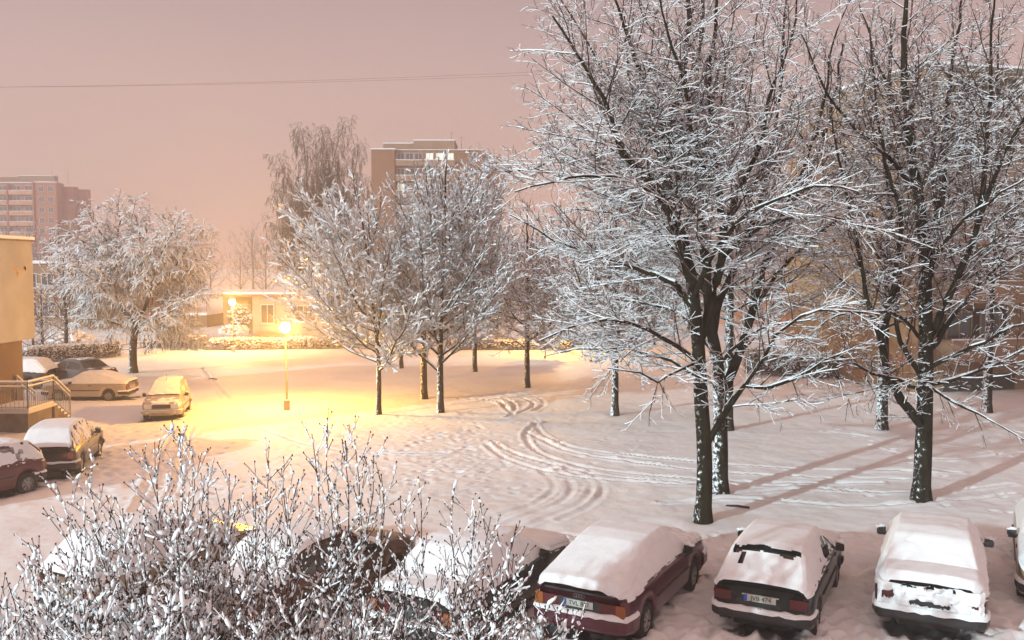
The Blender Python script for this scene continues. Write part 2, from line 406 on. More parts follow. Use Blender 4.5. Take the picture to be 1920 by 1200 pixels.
def norm3(d):
    l = sqrt(d[0]*d[0]+d[1]*d[1]+d[2]*d[2]) or 1e-9
    return (d[0]/l, d[1]/l, d[2]/l)
class Tree:
    """grows limbs > branches > twigs; lines = (points, r0, r1, level)"""
    def __init__(s, seed, spacing=(.50, .34, .20), ratio=(.50, .50, .45), ang=(45, 45, 45), wig=(.07, .10, .15), trop=(.02, .0, -.01),
                 tmin=.3, minlen=.12, zmin=1.5, maxlvl=3, rmin=.008, start=.22, maxchild=3.2, flat=.7, lt=1.0):
        s.lt = lt
        s.R = random.Random(seed); s.l = []; s.spacing = spacing; s.ratio = ratio; s.ang = ang; s.wig = wig; s.trop = trop
        s.minlen = minlen; s.zmin = zmin; s.maxlvl = maxlvl; s.rmin = rmin; s.start = start; s.maxchild = maxchild; s.flat = flat
    def limb(s, pts, r0, r1, sprout=True, start=None, clen=None):
        A = [tuple(p) for p in smooth_line(pts, .35)]
        j = []
        for i, p in enumerate(A):
            k = .035 if 0 < i < len(A)-1 else 0
            j.append((p[0]+s.R.uniform(-k, k), p[1]+s.R.uniform(-k, k), p[2]+s.R.uniform(-k, k)))
        s.l.append((j, r0*s.lt, r1*1.15, 0))
        if sprout: s.sprout(j, r0, r1, 0, start, clen)
    def sprout(s, pts, r0, r1, lvl, start=None, clen=None):
        if lvl >= s.maxlvl: return
        R = s.R; seg = [sqrt(sum((b-a)**2 for a, b in zip(p, q))) for p, q in zip(pts[:-1], pts[1:])]
        L = sum(seg)
        if L < s.minlen*1.5: return
        st = s.start if start is None else start
        pos = L*st; az = R.uniform(0, 6.28); acc = 0; i = 0
        sp = s.spacing[lvl]; sg = 1
        while pos < L*.985:
            while i < len(seg)-1 and acc+seg[i] < pos: acc += seg[i]; i += 1
            t = min(1, (pos-acc)/max(seg[i], 1e-6)); a, b = pts[i], pts[i+1]
            p = tuple(a[k]+(b[k]-a[k])*t for k in range(3)); T = norm3((b[0]-a[0], b[1]-a[1], b[2]-a[2]))
            # side vector
            az += 2.4+R.uniform(-.5, .5)
            v = (cos(az), sin(az), R.uniform(-.6, .6)*s.flat+.1)
            dt = v[0]*T[0]+v[1]*T[1]+v[2]*T[2]; v = norm3((v[0]-dt*T[0], v[1]-dt*T[1], v[2]-dt*T[2]))
            an = radians(s.ang[lvl]+R.uniform(-14, 14))
            d = (cos(an)*T[0]+sin(an)*v[0], cos(an)*T[1]+sin(an)*v[1], cos(an)*T[2]+sin(an)*v[2])
            f = pos/L
            ln = (clen if clen else min(L, s.maxchild*2)*s.ratio[lvl])*(1.15-.75*f)*R.uniform(.6, 1.15)
            if lvl == 0: ln = min(ln, s.maxchild)
            rr = (r0+(r1-r0)*f)*.55
            if ln > s.minlen: s.grow(p, d, ln, max(rr if lvl else min(rr, .007+ln*.0065), s.rmin), lvl+1)
            pos += sp*R.uniform(.6, 1.4)
    def grow(s, p, d, L, r, lvl):
        R = s.R; step = (.30, .20, .13, .10)[lvl] if L > .5 else L/3; n = max(2, int(L/step)); step = L/n
        pts = [p]; wg = s.wig[min(lvl-1, 2)]; tr = s.trop[min(lvl-1, 2)]
        cu = .55*wg; cx, cy_, cz = R.gauss(0, cu), R.gauss(0, cu), R.gauss(0, cu*.6)
        for k in range(n):
            d = norm3((d[0]+cx+R.gauss(0, wg), d[1]+cy_+R.gauss(0, wg), d[2]+cz+R.gauss(0, wg*.8)+tr*(1+k*.3)))
            p = (p[0]+d[0]*step, p[1]+d[1]*step, p[2]+d[2]*step)
            if p[2] < s.zmin: d = norm3((d[0], d[1], abs(d[2])*.5+.1)); p = (p[0], p[1], max(p[2], s.zmin-.3))
            pts.append(p)
        s.l.append((pts, r, max(r*.45, s.rmin*.8), lvl)); s.sprout(pts, r, max(r*.45, s.rmin*.8), lvl, .18)
    def build(s, name, label, base, group=None, wmin=.011, hmin=.018, cover=(.95, .9, .8), bark='bark', twig='twig', cat='tree', trunk=None, sw=.008, fine=True):
        bx, by, bz = base
        root = thing(name, base, 0, label, cat, group)
        off = np.array([bx, by, bz])
        def loc(S): return (S[0]-off, S[1]-off)+S[2:]
        tr = loc(seg_arrays([(a, b, c) for a, b, c, l in s.l if l == -1]))
        lm = loc(seg_arrays([(a, b, c) for a, b, c, l in s.l if l == 0]))
        md = loc(seg_arrays([(a, b, c) for a, b, c, l in s.l if l in (1,)]))
        tw = loc(seg_arrays([(a, b, c) for a, b, c, l in s.l if l >= 2])) if any(l[3] >= 2 for l in s.l) else None
        V, F = tubes(tr, 12); mesh_np('trunk', V, F, M[trunk or 'bark_snow'], root)
        parts = []; n = 0
        def merge(L):
            n = 0; Vs = []; Fs = []
            for V, F in L:
                if len(V): Vs.append(V); Fs.append(F+n); n += len(V)
            return np.concatenate(Vs), np.concatenate(Fs)
        L = [tubes(lm, 8)] if len(lm[0]) else []
        if L and len([1 for q in s.l if q[3] == 0]) <= 26 and name == 'linden_tree' and s.lt > 1 or len([1 for q in s.l if q[3] == 0]) < 17:
            for a, b, c, l in s.l:
                if l == 0: V, F = tubes(loc(seg_arrays([(a, b, c)])), 8); mesh_np('limb', V, F, M[bark], root)
        elif L: V, F = merge(L); mesh_np('limbs', V, F, M[bark], root)
        L = [tubes(md, 4)] if len(md[0]) else []
        if tw is not None and len(tw[0]): L.append(tubes(tw, 3))
        if L: V, F = merge(L); mesh_np('branches', V, F, M[twig], root)
        sn = []
        if len(tr[0]): sn.append(snowcaps(tr, wmin, hmin, 1, 1))
        if len(lm[0]): sn.append(snowcaps(lm, wmin*1.2, hmin*1.4, cover[0], 2))
        if len(md[0]): sn.append(snowcaps(md, wmin, hmin, cover[1], 3))
        if tw is not None and len(tw[0]): sn.append(snowtents(tw, wmin*.85, hmin*1.0, cover[2], 4))
        sn = [x for x in sn if len(x[0])]
        if sn: V, F = merge(sn); mesh_np('snow', V, F, M['snow_twig'], root, smooth=True)
        mound(bx, by, .75, .09); mound(bx, by, .36, -.10)
        return root
    def trunk(s, pts, r0, r1, flare=1.35):
        A = [tuple(p) for p in smooth_line(pts, .3)]
        A = [(a[0], a[1], a[2]) for a in A]
        s.l.append((A, r0, r1, -1)); 
        b = A[0]; s.l.append(([(b[0], b[1], b[2]-.15), (b[0], b[1], b[2]+.12), (b[0], b[1], b[2]+.45)], r0*flare, r0*.98, -1))
        return A
def px_line(pts, Y0):
    return [P(x, y, Y0+(dy if len(r) else 0)) for (x, y, *r) in pts for dy in [(r[0] if r else 0)]]

def auto_limbs(T, trunk_pts, n, z0f, zt, spread, up=.7, r=.06, start=.2, clen=None, seed=0, lean=(0, 0)):
    """limbs leave the trunk from z0f up and reach a crown of half-width spread and top zt"""
    R = random.Random(seed+99); A = trunk_pts; az = R.uniform(0, 6)
    for k in range(n):
        f = k/(n-1) if n > 1 else .5; i = int((z0f+(1-z0f)*f*.92)*(len(A)-1)); p = A[i]
        az += 2.4+R.uniform(-.35, .35)
        rad = spread*(1-.62*f**1.6)*R.uniform(.75, 1.08)
        rise = (zt-p[2])*(.42+.50*f)*up*R.uniform(.85, 1.1)
        dx, dy = cos(az)*rad+lean[0]*(.3+f), sin(az)*rad+lean[1]*(.3+f)
        pts = [p]
        for q in (.25, .5, .75, 1.0):
            pts.append((p[0]+dx*(q**(.85)), p[1]+dy*(q**.85), p[2]+rise*(q**1.15)+R.uniform(-.15, .15)))
        T.limb(pts, r*(1-.5*f), .012, start=start, clen=clen)

TREES = []
# --- big front tree -------------------------------------------------------
def big_tree_a():
    Y = G(1318, 978)[1]; b = G(1318, 978)
    T = Tree(11, spacing=(.29, .175, .115), trop=(.01, -.012, -.02), ratio=(.48, .50, .50), maxchild=3.8, zmin=1.5, rmin=.0055, lt=1.3)
    A = T.trunk(px_line([(1318, 978), (1321, 900), (1320, 830), (1314, 740), (1310, 660), (1304, 590), (1296, 520)], Y), .205, .14)
    L = [([(1296, 520), (1275, 440), (1252, 350), (1256, 250, .3), (1272, 170, .5), (1288, 90, .5), (1292, 0, .4), (1292, -110, .4)], .12, .03),
         ([(1297, 530), (1270, 440, -.4), (1241, 373, -.7), (1200, 320, -1.0), (1167, 290, -1.3), (1130, 180, -1.5), (1080, 100, -1.6), (1036, 30, -1.6)], .085, .018),
         ([(1268, 533), (1230, 515, .6), (1156, 490, 1.0), (1100, 472, 1.2), (1060, 462, 1.3), (1010, 430, 1.4), (955, 402, 1.6)], .055, .012),
         ([(1302, 580), (1275, 545, .3), (1268, 533)], .075, .055),
         ([(1295, 500), (1255, 430, .8), (1215, 395, 1.4), (1150, 340, 2.0), (1060, 300, 2.4), (985, 320, 2.8), (935, 322, 3)], .06, .012),
         ([(1290, 460), (1255, 390, -1), (1200, 350, -1.8), (1120, 330, -2.5), (1040, 340, -3), (965, 360, -3.2)], .05, .012),
         ([(1258, 300), (1225, 200, -.6), (1190, 110, -1), (1160, 20, -1.3), (1130, -60, -1.5)], .06, .015),
         ([(1254, 320), (1200, 230, .8), (1140, 150, 1.5), (1090, 60, 2), (1040, -20, 2.3)], .05, .012),
         ([(1310, 640), (1336, 560, .4), (1355, 470, .5), (1350, 380, .4), (1335, 260, .3), (1330, 140, .2), (1345, 20, .2), (1350, -100, .2)], .095, .02),
         ([(1352, 440), (1385, 360, 0), (1420, 290, -.4), (1440, 190, -.8), (1480, 80, -1), (1500, -30, -1)], .055, .014),
         ([(1340, 350), (1300, 260, -1), (1285, 160, -1.8), (1250, 60, -2.3), (1230, -50, -2.6)], .05, .012),
         ([(1312, 690), (1270, 650, -.3), (1215, 618, -.7), (1140, 600, -1), (1070, 612, -1.3), (1010, 640, -1.4)], .05, .011),
         ([(1313, 705), (1285, 690, .8), (1225, 665, 1.5), (1150, 652, 2), (1080, 655, 2.4), (1020, 668, 2.6)], .045, .010),
         ([(1312, 680), (1275, 690, -.8), (1235, 714, -1.2), (1200, 700, -1.4), (1140, 690, -1.6)], .035, .010),
         ([(1235, 712, -1.2), (1226, 745, -1.3), (1219, 775, -1.3), (1217, 800, -1.35)], .011, .006),
         ([(1236, 716, -1.2), (1252, 745, -1.2), (1268, 770, -1.2), (1284, 782, -1.2)], .009, .005), ([(1228, 750, -1.3), (1205, 772, -1.4), (1185, 792, -1.5), (1172, 808, -1.5)], .009, .005),
         ([(1398, 722, -.5), (1420, 750, -.6), (1455, 775, -.7), (1470, 800, -.8)], .010, .005), ([(1485, 712, -.7), (1500, 745, -.8), (1530, 765, -.9), (1545, 790, -1)], .010, .005), ([(1550, 672, -.8), (1570, 715, -.9), (1590, 745, -1), (1600, 780, -1)], .010, .005),
         ([(1326, 832), (1350, 790, -.2), (1375, 745, -.4), (1398, 722, -.5), (1440, 728, -.6), (1485, 712, -.7), (1550, 672, -.8), (1600, 655, -.9)], .065, .012),
         ([(1398, 722, -.5), (1430, 675, -.9), (1455, 630, -1.2), (1500, 592, -1.4), (1575, 581, -1.5), (1650, 590, -1.5)], .035, .010),
         ([(1300, 560), (1330, 490, -1), (1380, 420, -1.6), (1440, 380, -2.2), (1530, 350, -2.6), (1610, 360, -2.8)], .055, .012),
         ([(1345, 500), (1400, 440, -.5), (1460, 415, -1), (1540, 405, -1.2), (1620, 425, -1.3), (1700, 445, -1.4)], .045, .011)]
    for pts, r0, r1 in L: T.limb(px_line(pts, Y), r0, r1, start=.12)
    T.build('linden_tree', 'tallest dark-trunked tree, nearest the camera, behind the gap between maroon and green cars', b, hmin=.011, wmin=.0075, trunk='bark_less', cover=(1, 1, .97))
big_tree_a()
def big_tree_b():
    b = G(1350, 925); Y = b[1]
    T = Tree(12, spacing=(.38, .22, .15), trop=(.01, -.01, -.02), ratio=(.45, .50, .50), maxchild=3.7, zmin=1.6, rmin=.0055, lt=1.3)
    T.trunk(px_line([(1350, 925), (1351, 850), (1350, 760), (1346, 690), (1338, 640)], Y), .22, .16)
    L = [([(1338, 640), (1328, 560), (1322, 470, .4), (1318, 370, .6), (1300, 250, .8), (1310, 120, .9), (1320, -20, 1)], .12, .02),
         ([(1350, 740), (1375, 690, .3), (1395, 635, .5), (1412, 585, .7), (1432, 500, .9), (1470, 410, 1.2), (1520, 320, 1.5), (1560, 200, 1.7), (1580, 80, 1.8)], .105, .02),
         ([(1338, 640), (1352, 560, .8), (1400, 450, 1.4), (1440, 330, 2), (1460, 200, 2.3), (1470, 60, 2.5), (1480, -60, 2.6)], .085, .018),
         ([(1412, 585, .7), (1470, 500, 0), (1530, 440, -.6), (1600, 400, -1), (1680, 350, -1.2)], .05, .012),
         ([(1330, 560), (1270, 480, 1), (1210, 420, 1.8), (1140, 400, 2.4), (1060, 390, 3)], .055, .012),
         ([(1340, 660), (1290, 600, 1), (1220, 570, 1.8), (1150, 560, 2.4), (1080, 545, 3)], .045, .011),
         ([(1322, 440), (1270, 330, -.6), (1210, 240, -1), (1180, 140, -1.2), (1170, 30, -1.3)], .055, .013),
         ([(1440, 470), (1500, 330, -.5), (1540, 220, -.9), (1560, 90, -1), (1600, -20, -1)], .05, .012),
         ([(1345, 690), (1390, 640, -1), (1450, 610, -1.8), (1520, 600, -2.4)], .04, .010),
         ([(1318, 330), (1370, 230, 1), (1400, 130, 1.6), (1420, 20, 2)], .05, .013)]
    for pts, r0, r1 in L: T.limb(px_line(pts, Y), r0, r1, start=.12)
    T.build('linden_tree', 'tall tree with a snow-flecked trunk close behind the nearest dark trunk, forking to the right', b, hmin=.011, wmin=.0075, cover=(1, 1, .97))
big_tree_b()
def big_tree_c():
    b = G(1727, 938); Y = b[1]
    T = Tree(13, spacing=(.31, .19, .125), trop=(.01, -.012, -.02), ratio=(.45, .50, .50), maxchild=3.7, zmin=1.6, rmin=.0055, lt=1.3)
    T.trunk(px_line([(1727, 938), (1731, 850), (1734, 760), (1736, 660), (1735, 560), (1734, 480)], Y), .235, .15)
    L = [([(1734, 480), (1728, 400), (1712, 310), (1702, 220), (1694, 120), (1700, 10), (1705, -100)], .13, .025),
         ([(1735, 540), (1752, 450, .4), (1768, 340, .7), (1776, 220, .9), (1790, 100, 1), (1810, -30, 1.1)], .085, .02),
         ([(1730, 800), (1712, 775, -.3), (1690, 748, -.5), (1668, 705, -.7), (1655, 660, -.8), (1651, 632, -.9)], .10, .075),
         ([(1651, 632, -.9), (1632, 580, -1), (1618, 520, -1.2), (1602, 430, -1.5), (1580, 330, -1.8), (1560, 220, -2)], .055, .013),
         ([(1651, 632, -.9), (1668, 590, -.7), (1680, 510, -.6), (1690, 410, -.5), (1660, 300, -.7), (1640, 180, -.8), (1630, 50, -.9)], .06, .014),
         ([(1728, 705), (1705, 670, .4), (1688, 640, .7), (1680, 590, .9), (1686, 500, 1.2), (1670, 400, 1.6), (1650, 260, 1.8)], .055, .013),
         ([(1742, 640), (1765, 590, -.2), (1800, 510, -.5), (1832, 420, -.8), (1862, 340, -1), (1905, 250, -1.2), (1950, 170, -1.4)], .085, .02),
         ([(1742, 655), (1790, 590, .5), (1850, 520, 1), (1910, 470, 1.3), (1990, 430, 1.6)], .07, .015),
         ([(1742, 690), (1790, 665, -.5), (1850, 640, -.9), (1900, 612, -1.2), (1980, 600, -1.5)], .05, .012),
         ([(1742, 720), (1810, 705, .4), (1870, 680, .6), (1920, 655, .8), (2000, 640, 1)], .05, .013),
         ([(1730, 715), (1775, 745, -.6), (1830, 775, -1), (1880, 800, -1.4), (1930, 830, -1.8)], .04, .011),
         ([(1570, 665, -2), (1575, 710, -2.1), (1590, 750, -2.1), (1585, 790, -2.2)], .010, .005), ([(1775, 745, -.6), (1785, 775, -.7), (1800, 800, -.8)], .010, .005), ([(1620, 700, -1.5), (1640, 740, -1.6), (1632, 775, -1.6)], .010, .005),
         ([(1728, 735), (1690, 715, -.8), (1630, 700, -1.5), (1570, 665, -2), (1520, 690, -2.5), (1490, 720, -2.8)], .045, .010),
         ([(1732, 640), (1680, 590, -1), (1620, 585, -1.6), (1550, 600, -2.2), (1500, 640, -2.6)], .04, .010),
         ([(1832, 420, -.8), (1850, 300, -.6), (1855, 180, -.5), (1860, 50, -.5), (1870, -60, -.5)], .055, .014),
         ([(1735, 520), (1790, 430, -1), (1850, 380, -1.8), (1930, 330, -2.4)], .05, .012),
         ([(1720, 360), (1650, 280, -.8), (1590, 230, -1.4), (1540, 150, -1.8), (1500, 60, -2)], .05, .012),
         ([(1710, 300), (1680, 200, 1), (1640, 100, 1.6), (1610, 0, 2)], .05, .012)]
    for pts, r0, r1 in L: T.limb(px_line(pts, Y), r0, r1, start=.12)
    T.build('linden_tree', 'tall dark-trunked tree at right, standing behind the snow-buried sedan', b, hmin=.010, wmin=.007, trunk='bark_less', cover=(1, .85, .6))
big_tree_c()

def gen_tree(px, py, ztop, spread, n, seed, label, clear=.28, r=.13, lean=(0, 0), group=None, detail=1.0, wmin=.022, hmin=.035, up=.8, ang=(45, 45, 45),
             trop=(.02, 0, -.01), clen=None, bark='bark', twig='twig', name='linden_tree', cover=(1, 1, .9), trunkmat=None, maxlvl=3, tilt=0, rmin=.010, sp=(.46, .36, .24), limb_r=.05):
    b = G(px, py); x, y, _ = b
    T = Tree(seed, spacing=tuple(s/detail/1.75 for s in sp), ang=ang, trop=trop, zmin=max(1.2, ztop*clear*.55), maxlvl=maxlvl, rmin=rmin, maxchild=spread*.62)
    A = T.trunk([(x, y, 0), (x+tilt*.2, y, ztop*.25), (x+lean[0]*.2+tilt*.5, y+lean[1]*.2, ztop*.5), (x+lean[0]*.45+tilt, y+lean[1]*.45, ztop*.78)], r, r*.35)
    top = A[-1]
    T.limb([top, (top[0]+lean[0]*.2, top[1], ztop*.9), (top[0]+lean[0]*.3, top[1], ztop)], r*.35, .012, start=.05)
    auto_limbs(T, A, n, clear/.78, ztop, spread, up, limb_r, .12, clen, seed, lean)
    return T.build(name, label, b, group, wmin, hmin, cover, bark, twig, trunk=trunkmat)

# trees standing on the lawn, middle distance
gen_tree(710, 778, 10.1, 3.9, 34, 21, 'snow-laden tree right of the nearer street lamp, lit orange on its left side', clear=.19, r=.12, lean=(-1.3, 0), detail=.80, rmin=.006, ang=(34, 38, 42), trop=(.05, .03, 0), wmin=.031, hmin=.050, limb_r=.045, cover=(1, 1, 1))
gen_tree(826, 775, 10.9, 3.7, 42, 22, 'snow-laden tree with a dense fan-shaped crown in front of the tower block', clear=.19, r=.15, lean=(.4, 0), detail=.85, rmin=.006, ang=(32, 36, 40), trop=(.05, .035, 0), wmin=.026, hmin=.044, up=.95)
gen_tree(795, 750, 9.0, 2.8, 14, 23, 'slimmer trunk just behind and left of the fan-shaped tree', clear=.3, r=.17, detail=.8, wmin=.022, hmin=.034)
gen_tree(988, 727, 9.4, 4.6, 30, 24, 'slender lawn tree between the fan-shaped tree and the snow-capped trunk near the big trees', clear=.24, r=.16, detail=.9, wmin=.022, hmin=.03)
gen_tree(1153, 780, 10.0, 4.6, 30, 25, 'lawn tree with snow patches on its trunk, standing left of the nearest big tree', clear=.22, r=.16, detail=.9, wmin=.018, hmin=.026)
gen_tree(1365, 808, 14.0, 5.0, 22, 26, 'tree whose trunk foot just shows behind the snow-flecked trunk', clear=.28, r=.2, detail=.6, wmin=.009, hmin=.012)
gen_tree(1653, 808, 15.5, 5.4, 22, 27, 'dark-trunked tree behind and left of the right-hand tree, before the big block\'s blank end wall', clear=.26, r=.22, detail=.55, wmin=.009, hmin=.012)
gen_tree(752, 690, 8.5, 3.8, 22, 28, 'small tree at the far edge of the lawn, left of the fan-shaped tree trunk', clear=.3, r=.14, detail=.62, wmin=.018, hmin=.026)
gen_tree(890, 697, 9.0, 4.2, 24, 29, 'small tree at the far edge of the lawn, right of the fan-shaped tree trunk', clear=.3, r=.15, detail=.62, wmin=.018, hmin=.026)
# right side, beyond the right tree
gen_tree(1850, 775, 16.5, 4.6, 18, 32, 'tall tree close before the balconies, right of the big right-hand trunk', clear=.34, r=.2, detail=.5, wmin=.008, hmin=.010, cover=(.9, .7, .5))
gen_tree(2040, 800, 15.5, 5.5, 24, 31, 'tree at the right edge whose branches reach in over the balconied front', clear=.3, r=.22, detail=.55, wmin=.009, hmin=.012)

# --- willow
def willow():
    b = G(250, 700); Y = b[1]
    T = Tree(41, spacing=(.24, .165, .15), ratio=(.42, .80, .75), ang=(52, 50, 36), wig=(.10, .10, .08), trop=(-.02, -.13, -.15), zmin=1.3, maxchild=2.6, rmin=.011, start=.2)
    T.trunk(px_line([(250, 700), (249, 660), (251, 630), (254, 612)], Y), .24, .2)
    L = [([(254, 612), (240, 592), (227, 578), (215, 545), (207, 507), (216, 474), (220, 440), (226, 405), (215, 375)], .11, .02),
         ([(254, 612), (270, 580), (282, 550, .3), (284, 520, .5), (295, 490, .8), (312, 455, 1), (330, 420, 1.2), (345, 398, 1.3)], .12, .02),
         ([(207, 507), (185, 480, -.5), (160, 455, -.8), (130, 435, -1), (100, 428, -1.2)], .06, .014),
         ([(207, 510), (180, 495, .6), (150, 480, 1), (118, 470, 1.4), (90, 465, 1.6)], .05, .012),
         ([(216, 474), (240, 440, .8), (262, 415, 1.2), (280, 395, 1.6)], .05, .012), ([(216, 474), (185, 430, -1), (165, 395, -1.4), (150, 375, -1.6)], .05, .012),
         ([(284, 545), (310, 520, -1), (335, 490, -1.6), (360, 455, -2), (385, 430, -2.4)], .06, .013),
         ([(282, 550), (320, 545, .5), (350, 520, 1), (378, 490, 1.4), (400, 480, 1.6)], .05, .012),
         ([(256, 612), (290, 600, -1), (320, 585, -1.6), (350, 560, -2), (390, 550, -2.3)], .06, .012),
         ([(250, 622), (215, 605, -.8), (180, 598, -1.4), (150, 600, -1.8), (130, 612, -2)], .05, .012),
         ([(256, 625), (290, 615, .8), (330, 618, 1.2), (350, 640, 1.4), (380, 650, 1.6), (405, 652, 1.8)], .05, .012),
         ([(240, 592), (200, 560, 1.2), (165, 545, 2), (130, 535, 2.6), (100, 540, 3)], .06, .012),
         ([(284, 520), (265, 470, -1.4), (262, 430, -2), (250, 395, -2.4), (255, 372, -2.5)], .06, .013),
         ([(284, 520), (300, 480, -2), (320, 440, -3), (335, 410, -3.4)], .05, .012),
         ([(295, 490), (330, 470, 2), (365, 450, 3), (395, 440, 3.6)], .05, .012),
         ([(227, 578), (190, 540, -2), (155, 510, -3), (125, 495, -3.6), (95, 500, -4)], .05, .012)]
    for pts, r0, r1 in L: T.limb(px_line(pts, Y), r0, r1, start=.15)
    T.build('willow_tree', 'wide weeping willow hung with snow, left of the further street lamp', b, wmin=.022, hmin=.030, cat='tree', cover=(1, 1, 1))
willow()
# --- weeping birch far behind
def birch():
    x, y, _ = G(595, 610); Y = 92.0; b = P(598, 620, Y); b = (b[0], Y, 0)
    T = Tree(42, spacing=(.30, .22, .20), ratio=(.42, 1.0, .9), ang=(48, 60, 26), wig=(.08, .06, .05), trop=(.0, -.26, -.35), zmin=2, maxchild=3.6, rmin=.014, start=.15)
    T.trunk([b, P(600, 520, Y), P(603, 420, Y)], .3, .2)
    for pts in ([(603, 420), (615, 350), (630, 280), (648, 225)], [(603, 430), (580, 360), (572, 290), (562, 235)], [(603, 440), (560, 380, 2), (535, 330, 3), (520, 290, 3)],
                [(603, 450), (575, 420, -2), (540, 390, -3), (515, 350, -3)], [(603, 450), (640, 380, 2), (665, 320, 3), (672, 270, 3)], [(603, 460), (640, 430, -2), (668, 380, -3), (680, 330, -3)],
                [(601, 480), (560, 450, -1), (520, 425, -2), (500, 410, -2)], [(606, 400), (600, 330, -2), (608, 270, -2), (600, 235, -2)], [(600, 500), (560, 480, 2), (525, 460, 3), (505, 450, 3)],
                [(601, 490), (635, 470, 2), (670, 440, 3), (690, 420, 3)], [(600, 520), (560, 510, -2), (520, 480, -3)]):
        T.limb(px_line(pts, Y), .09, .02, start=.1)
    T.build('birch_tree', 'tall weeping birch with drooping pinkish twigs beyond the low kindergarten building', b, wmin=.022, hmin=.02, cover=(.8, .5, .12), bark='birch', twig='birch', trunk='birch')
birch()

# --- background rows
def dup(root, loc, rz, scale, label, group):
    r = root.copy(); C.objects.link(r); r.location = loc; r.rotation_euler = (0, 0, rz); r.scale = (scale, scale, scale)
    r['label'] = label
    if group: r['group'] = group
    for ch in list(root.children):
        c = ch.copy(); C.objects.link(c); c.parent = r
    return r
GB = 'bare trees in the far row behind the lawn'
def at(px, Y):
    p = P(px, 600, Y); return (p[0], Y, 0)
def bg_proto(seed, ztop, spread, label, px, Y, n=16):
    x, y, _ = at(px, Y)
    T = Tree(seed, spacing=(.62, .5, .36), ang=(40, 45, 45), trop=(.02, .01, 0), zmin=1.2, maxlvl=3, rmin=.017, maxchild=spread*.6)
    A = T.trunk([(x, y, 0), (x+.1, y, ztop*.3), (x, y, ztop*.55), (x, y, ztop*.8)], .17, .05)
    auto_limbs(T, A, n, .25, ztop, spread, .85, .05, .1, None, seed)
    return T.build('bare_tree', label, (x, y, 0), GB, .020, .020, (.9, .6, .45), twig='twig')
q1 = bg_proto(51, 11.5, 4.0, 'bare tree in the far row right of the kindergarten, first from the left', 655, 88)
q2 = bg_proto(52, 9.5, 3.6, 'bare tree in the far row just left of the small round-headed lamp seen through twigs', 930, 72)
far = [(1010, 84, 1.05, 'bare far-row tree directly behind the third street lamp'), (1085, 72, .95, 'bare far-row tree right of the third street lamp'),
       (1150, 80, 1.1, 'bare far-row tree behind the lawn tree with snow patches'), (1225, 70, 1.0, 'bare far-row tree left of the nearest big trunk'),
       (1290, 85, 1.15, 'bare far-row tree hidden mostly by the nearest big trunk'), (1395, 78, 1.0, 'bare far-row tree right of the snow-flecked trunk'),
       (1450, 66, .8, 'bare small tree beside the left corner of the big block'), (850, 90, 1.05, 'bare far-row tree behind the fan-shaped tree'),
       (770, 84, .95, 'bare far-row tree below the tower block\'s left edge'), (705, 78, .8, 'bare far-row tree right behind the tree lit orange')]
for k, (px, Y, s, lb) in enumerate(far):
    dup(q1 if k % 2 else q2, at(px, Y), k*1.3, s, lb, GB)
# left of the willow and behind it
q3 = bg_proto(53, 7.4, 3.0, 'bare tree with a clear trunk between the cream building and the willow', 121, 64, 16); q3['group'] = 'small bare trees by the left hedge'
del q3['group']
dup(q3, at(78, 60), 2.0, .72, 'thin bare sapling close beside the cream building\'s corner', None)
dup(q3, at(62, 58), 4.0, .55, 'shortest bare sapling touching the cream building\'s edge in view', None)
dup(q1, at(60, 150), 1.0, 1.25, 'hazy bare tree below the brick block, further left', None)
dup(q2, at(100, 135), 3.0, 1.3, 'hazy bare tree below the brick block, nearer the willow', None)
dup(q1, at(12, 120), 5.0, 1.05, 'hazy snowy tree showing above the cream building\'s roof', None)
for k in range(16):
    dup(q1 if k % 3 else q2, at(395+k*72+(k*37 % 29), 175+(k*53 % 50)), k*.9, 1.25+.12*(k % 4), 'hazy grey tree in the misty belt on the horizon behind the buildings', 'misty trees on the horizon')
dup(q2, at(452, 150), 2.2, 1.0, 'faint misty tree far behind the kindergarten roof, left one', None)
dup(q2, at(500, 140), 4.2, 1.05, 'faint misty tree far behind the kindergarten roof, right one', None)

# ------------------------------------------------------------------ blobs of snow (rounded lumps) and shrubs
_ico = None
def ico():
    t = (1+sqrt(5))/2
    V = np.array([(-1, t, 0), (1, t, 0), (-1, -t, 0), (1, -t, 0), (0, -1, t), (0, 1, t), (0, -1, -t), (0, 1, -t), (t, 0, -1), (t, 0, 1), (-t, 0, -1), (-t, 0, 1)], float)
    V /= np.linalg.norm(V[0])
    F = np.array([(0, 11, 5), (0, 5, 1), (0, 1, 7), (0, 7, 10), (0, 10, 11), (1, 5, 9), (5, 11, 4), (11, 10, 2), (10, 7, 6), (7, 1, 8), (3, 9, 4), (3, 4, 2), (3, 2, 6), (3, 6, 8), (3, 8, 9), (4, 9, 5), (2, 4, 11), (6, 2, 10), (8, 6, 7), (9, 8, 1)])
    return V, F
def blobs(cen, rad, dirs=None, elong=1.0, seed=0, flat=.8):
    V0, F0 = ico(); rs = np.random.RandomState(seed); n = len(cen); cen = np.asarray(cen); rad = np.asarray(rad)
    J = rs.uniform(.55, 1.4, (n, 12, 1)); V = V0[None]*J*rad[:, None, None]; V[:, :, 2] *= flat
    if dirs is not None:
        d = np.asarray(dirs); d = d/np.linalg.norm(d, axis=1, keepdims=True)
        al = (V*d[:, None, :]).sum(2, keepdims=True); V = V+al*d[:, None, :]*(elong*rs.uniform(.5, 1.6, (n, 1, 1))-1)
    V = V+cen[:, None, :]
    F = (np.arange(n)*12)[:, None, None]+F0[None]
    return V.reshape(-1, 3), F.reshape(-1, 3)

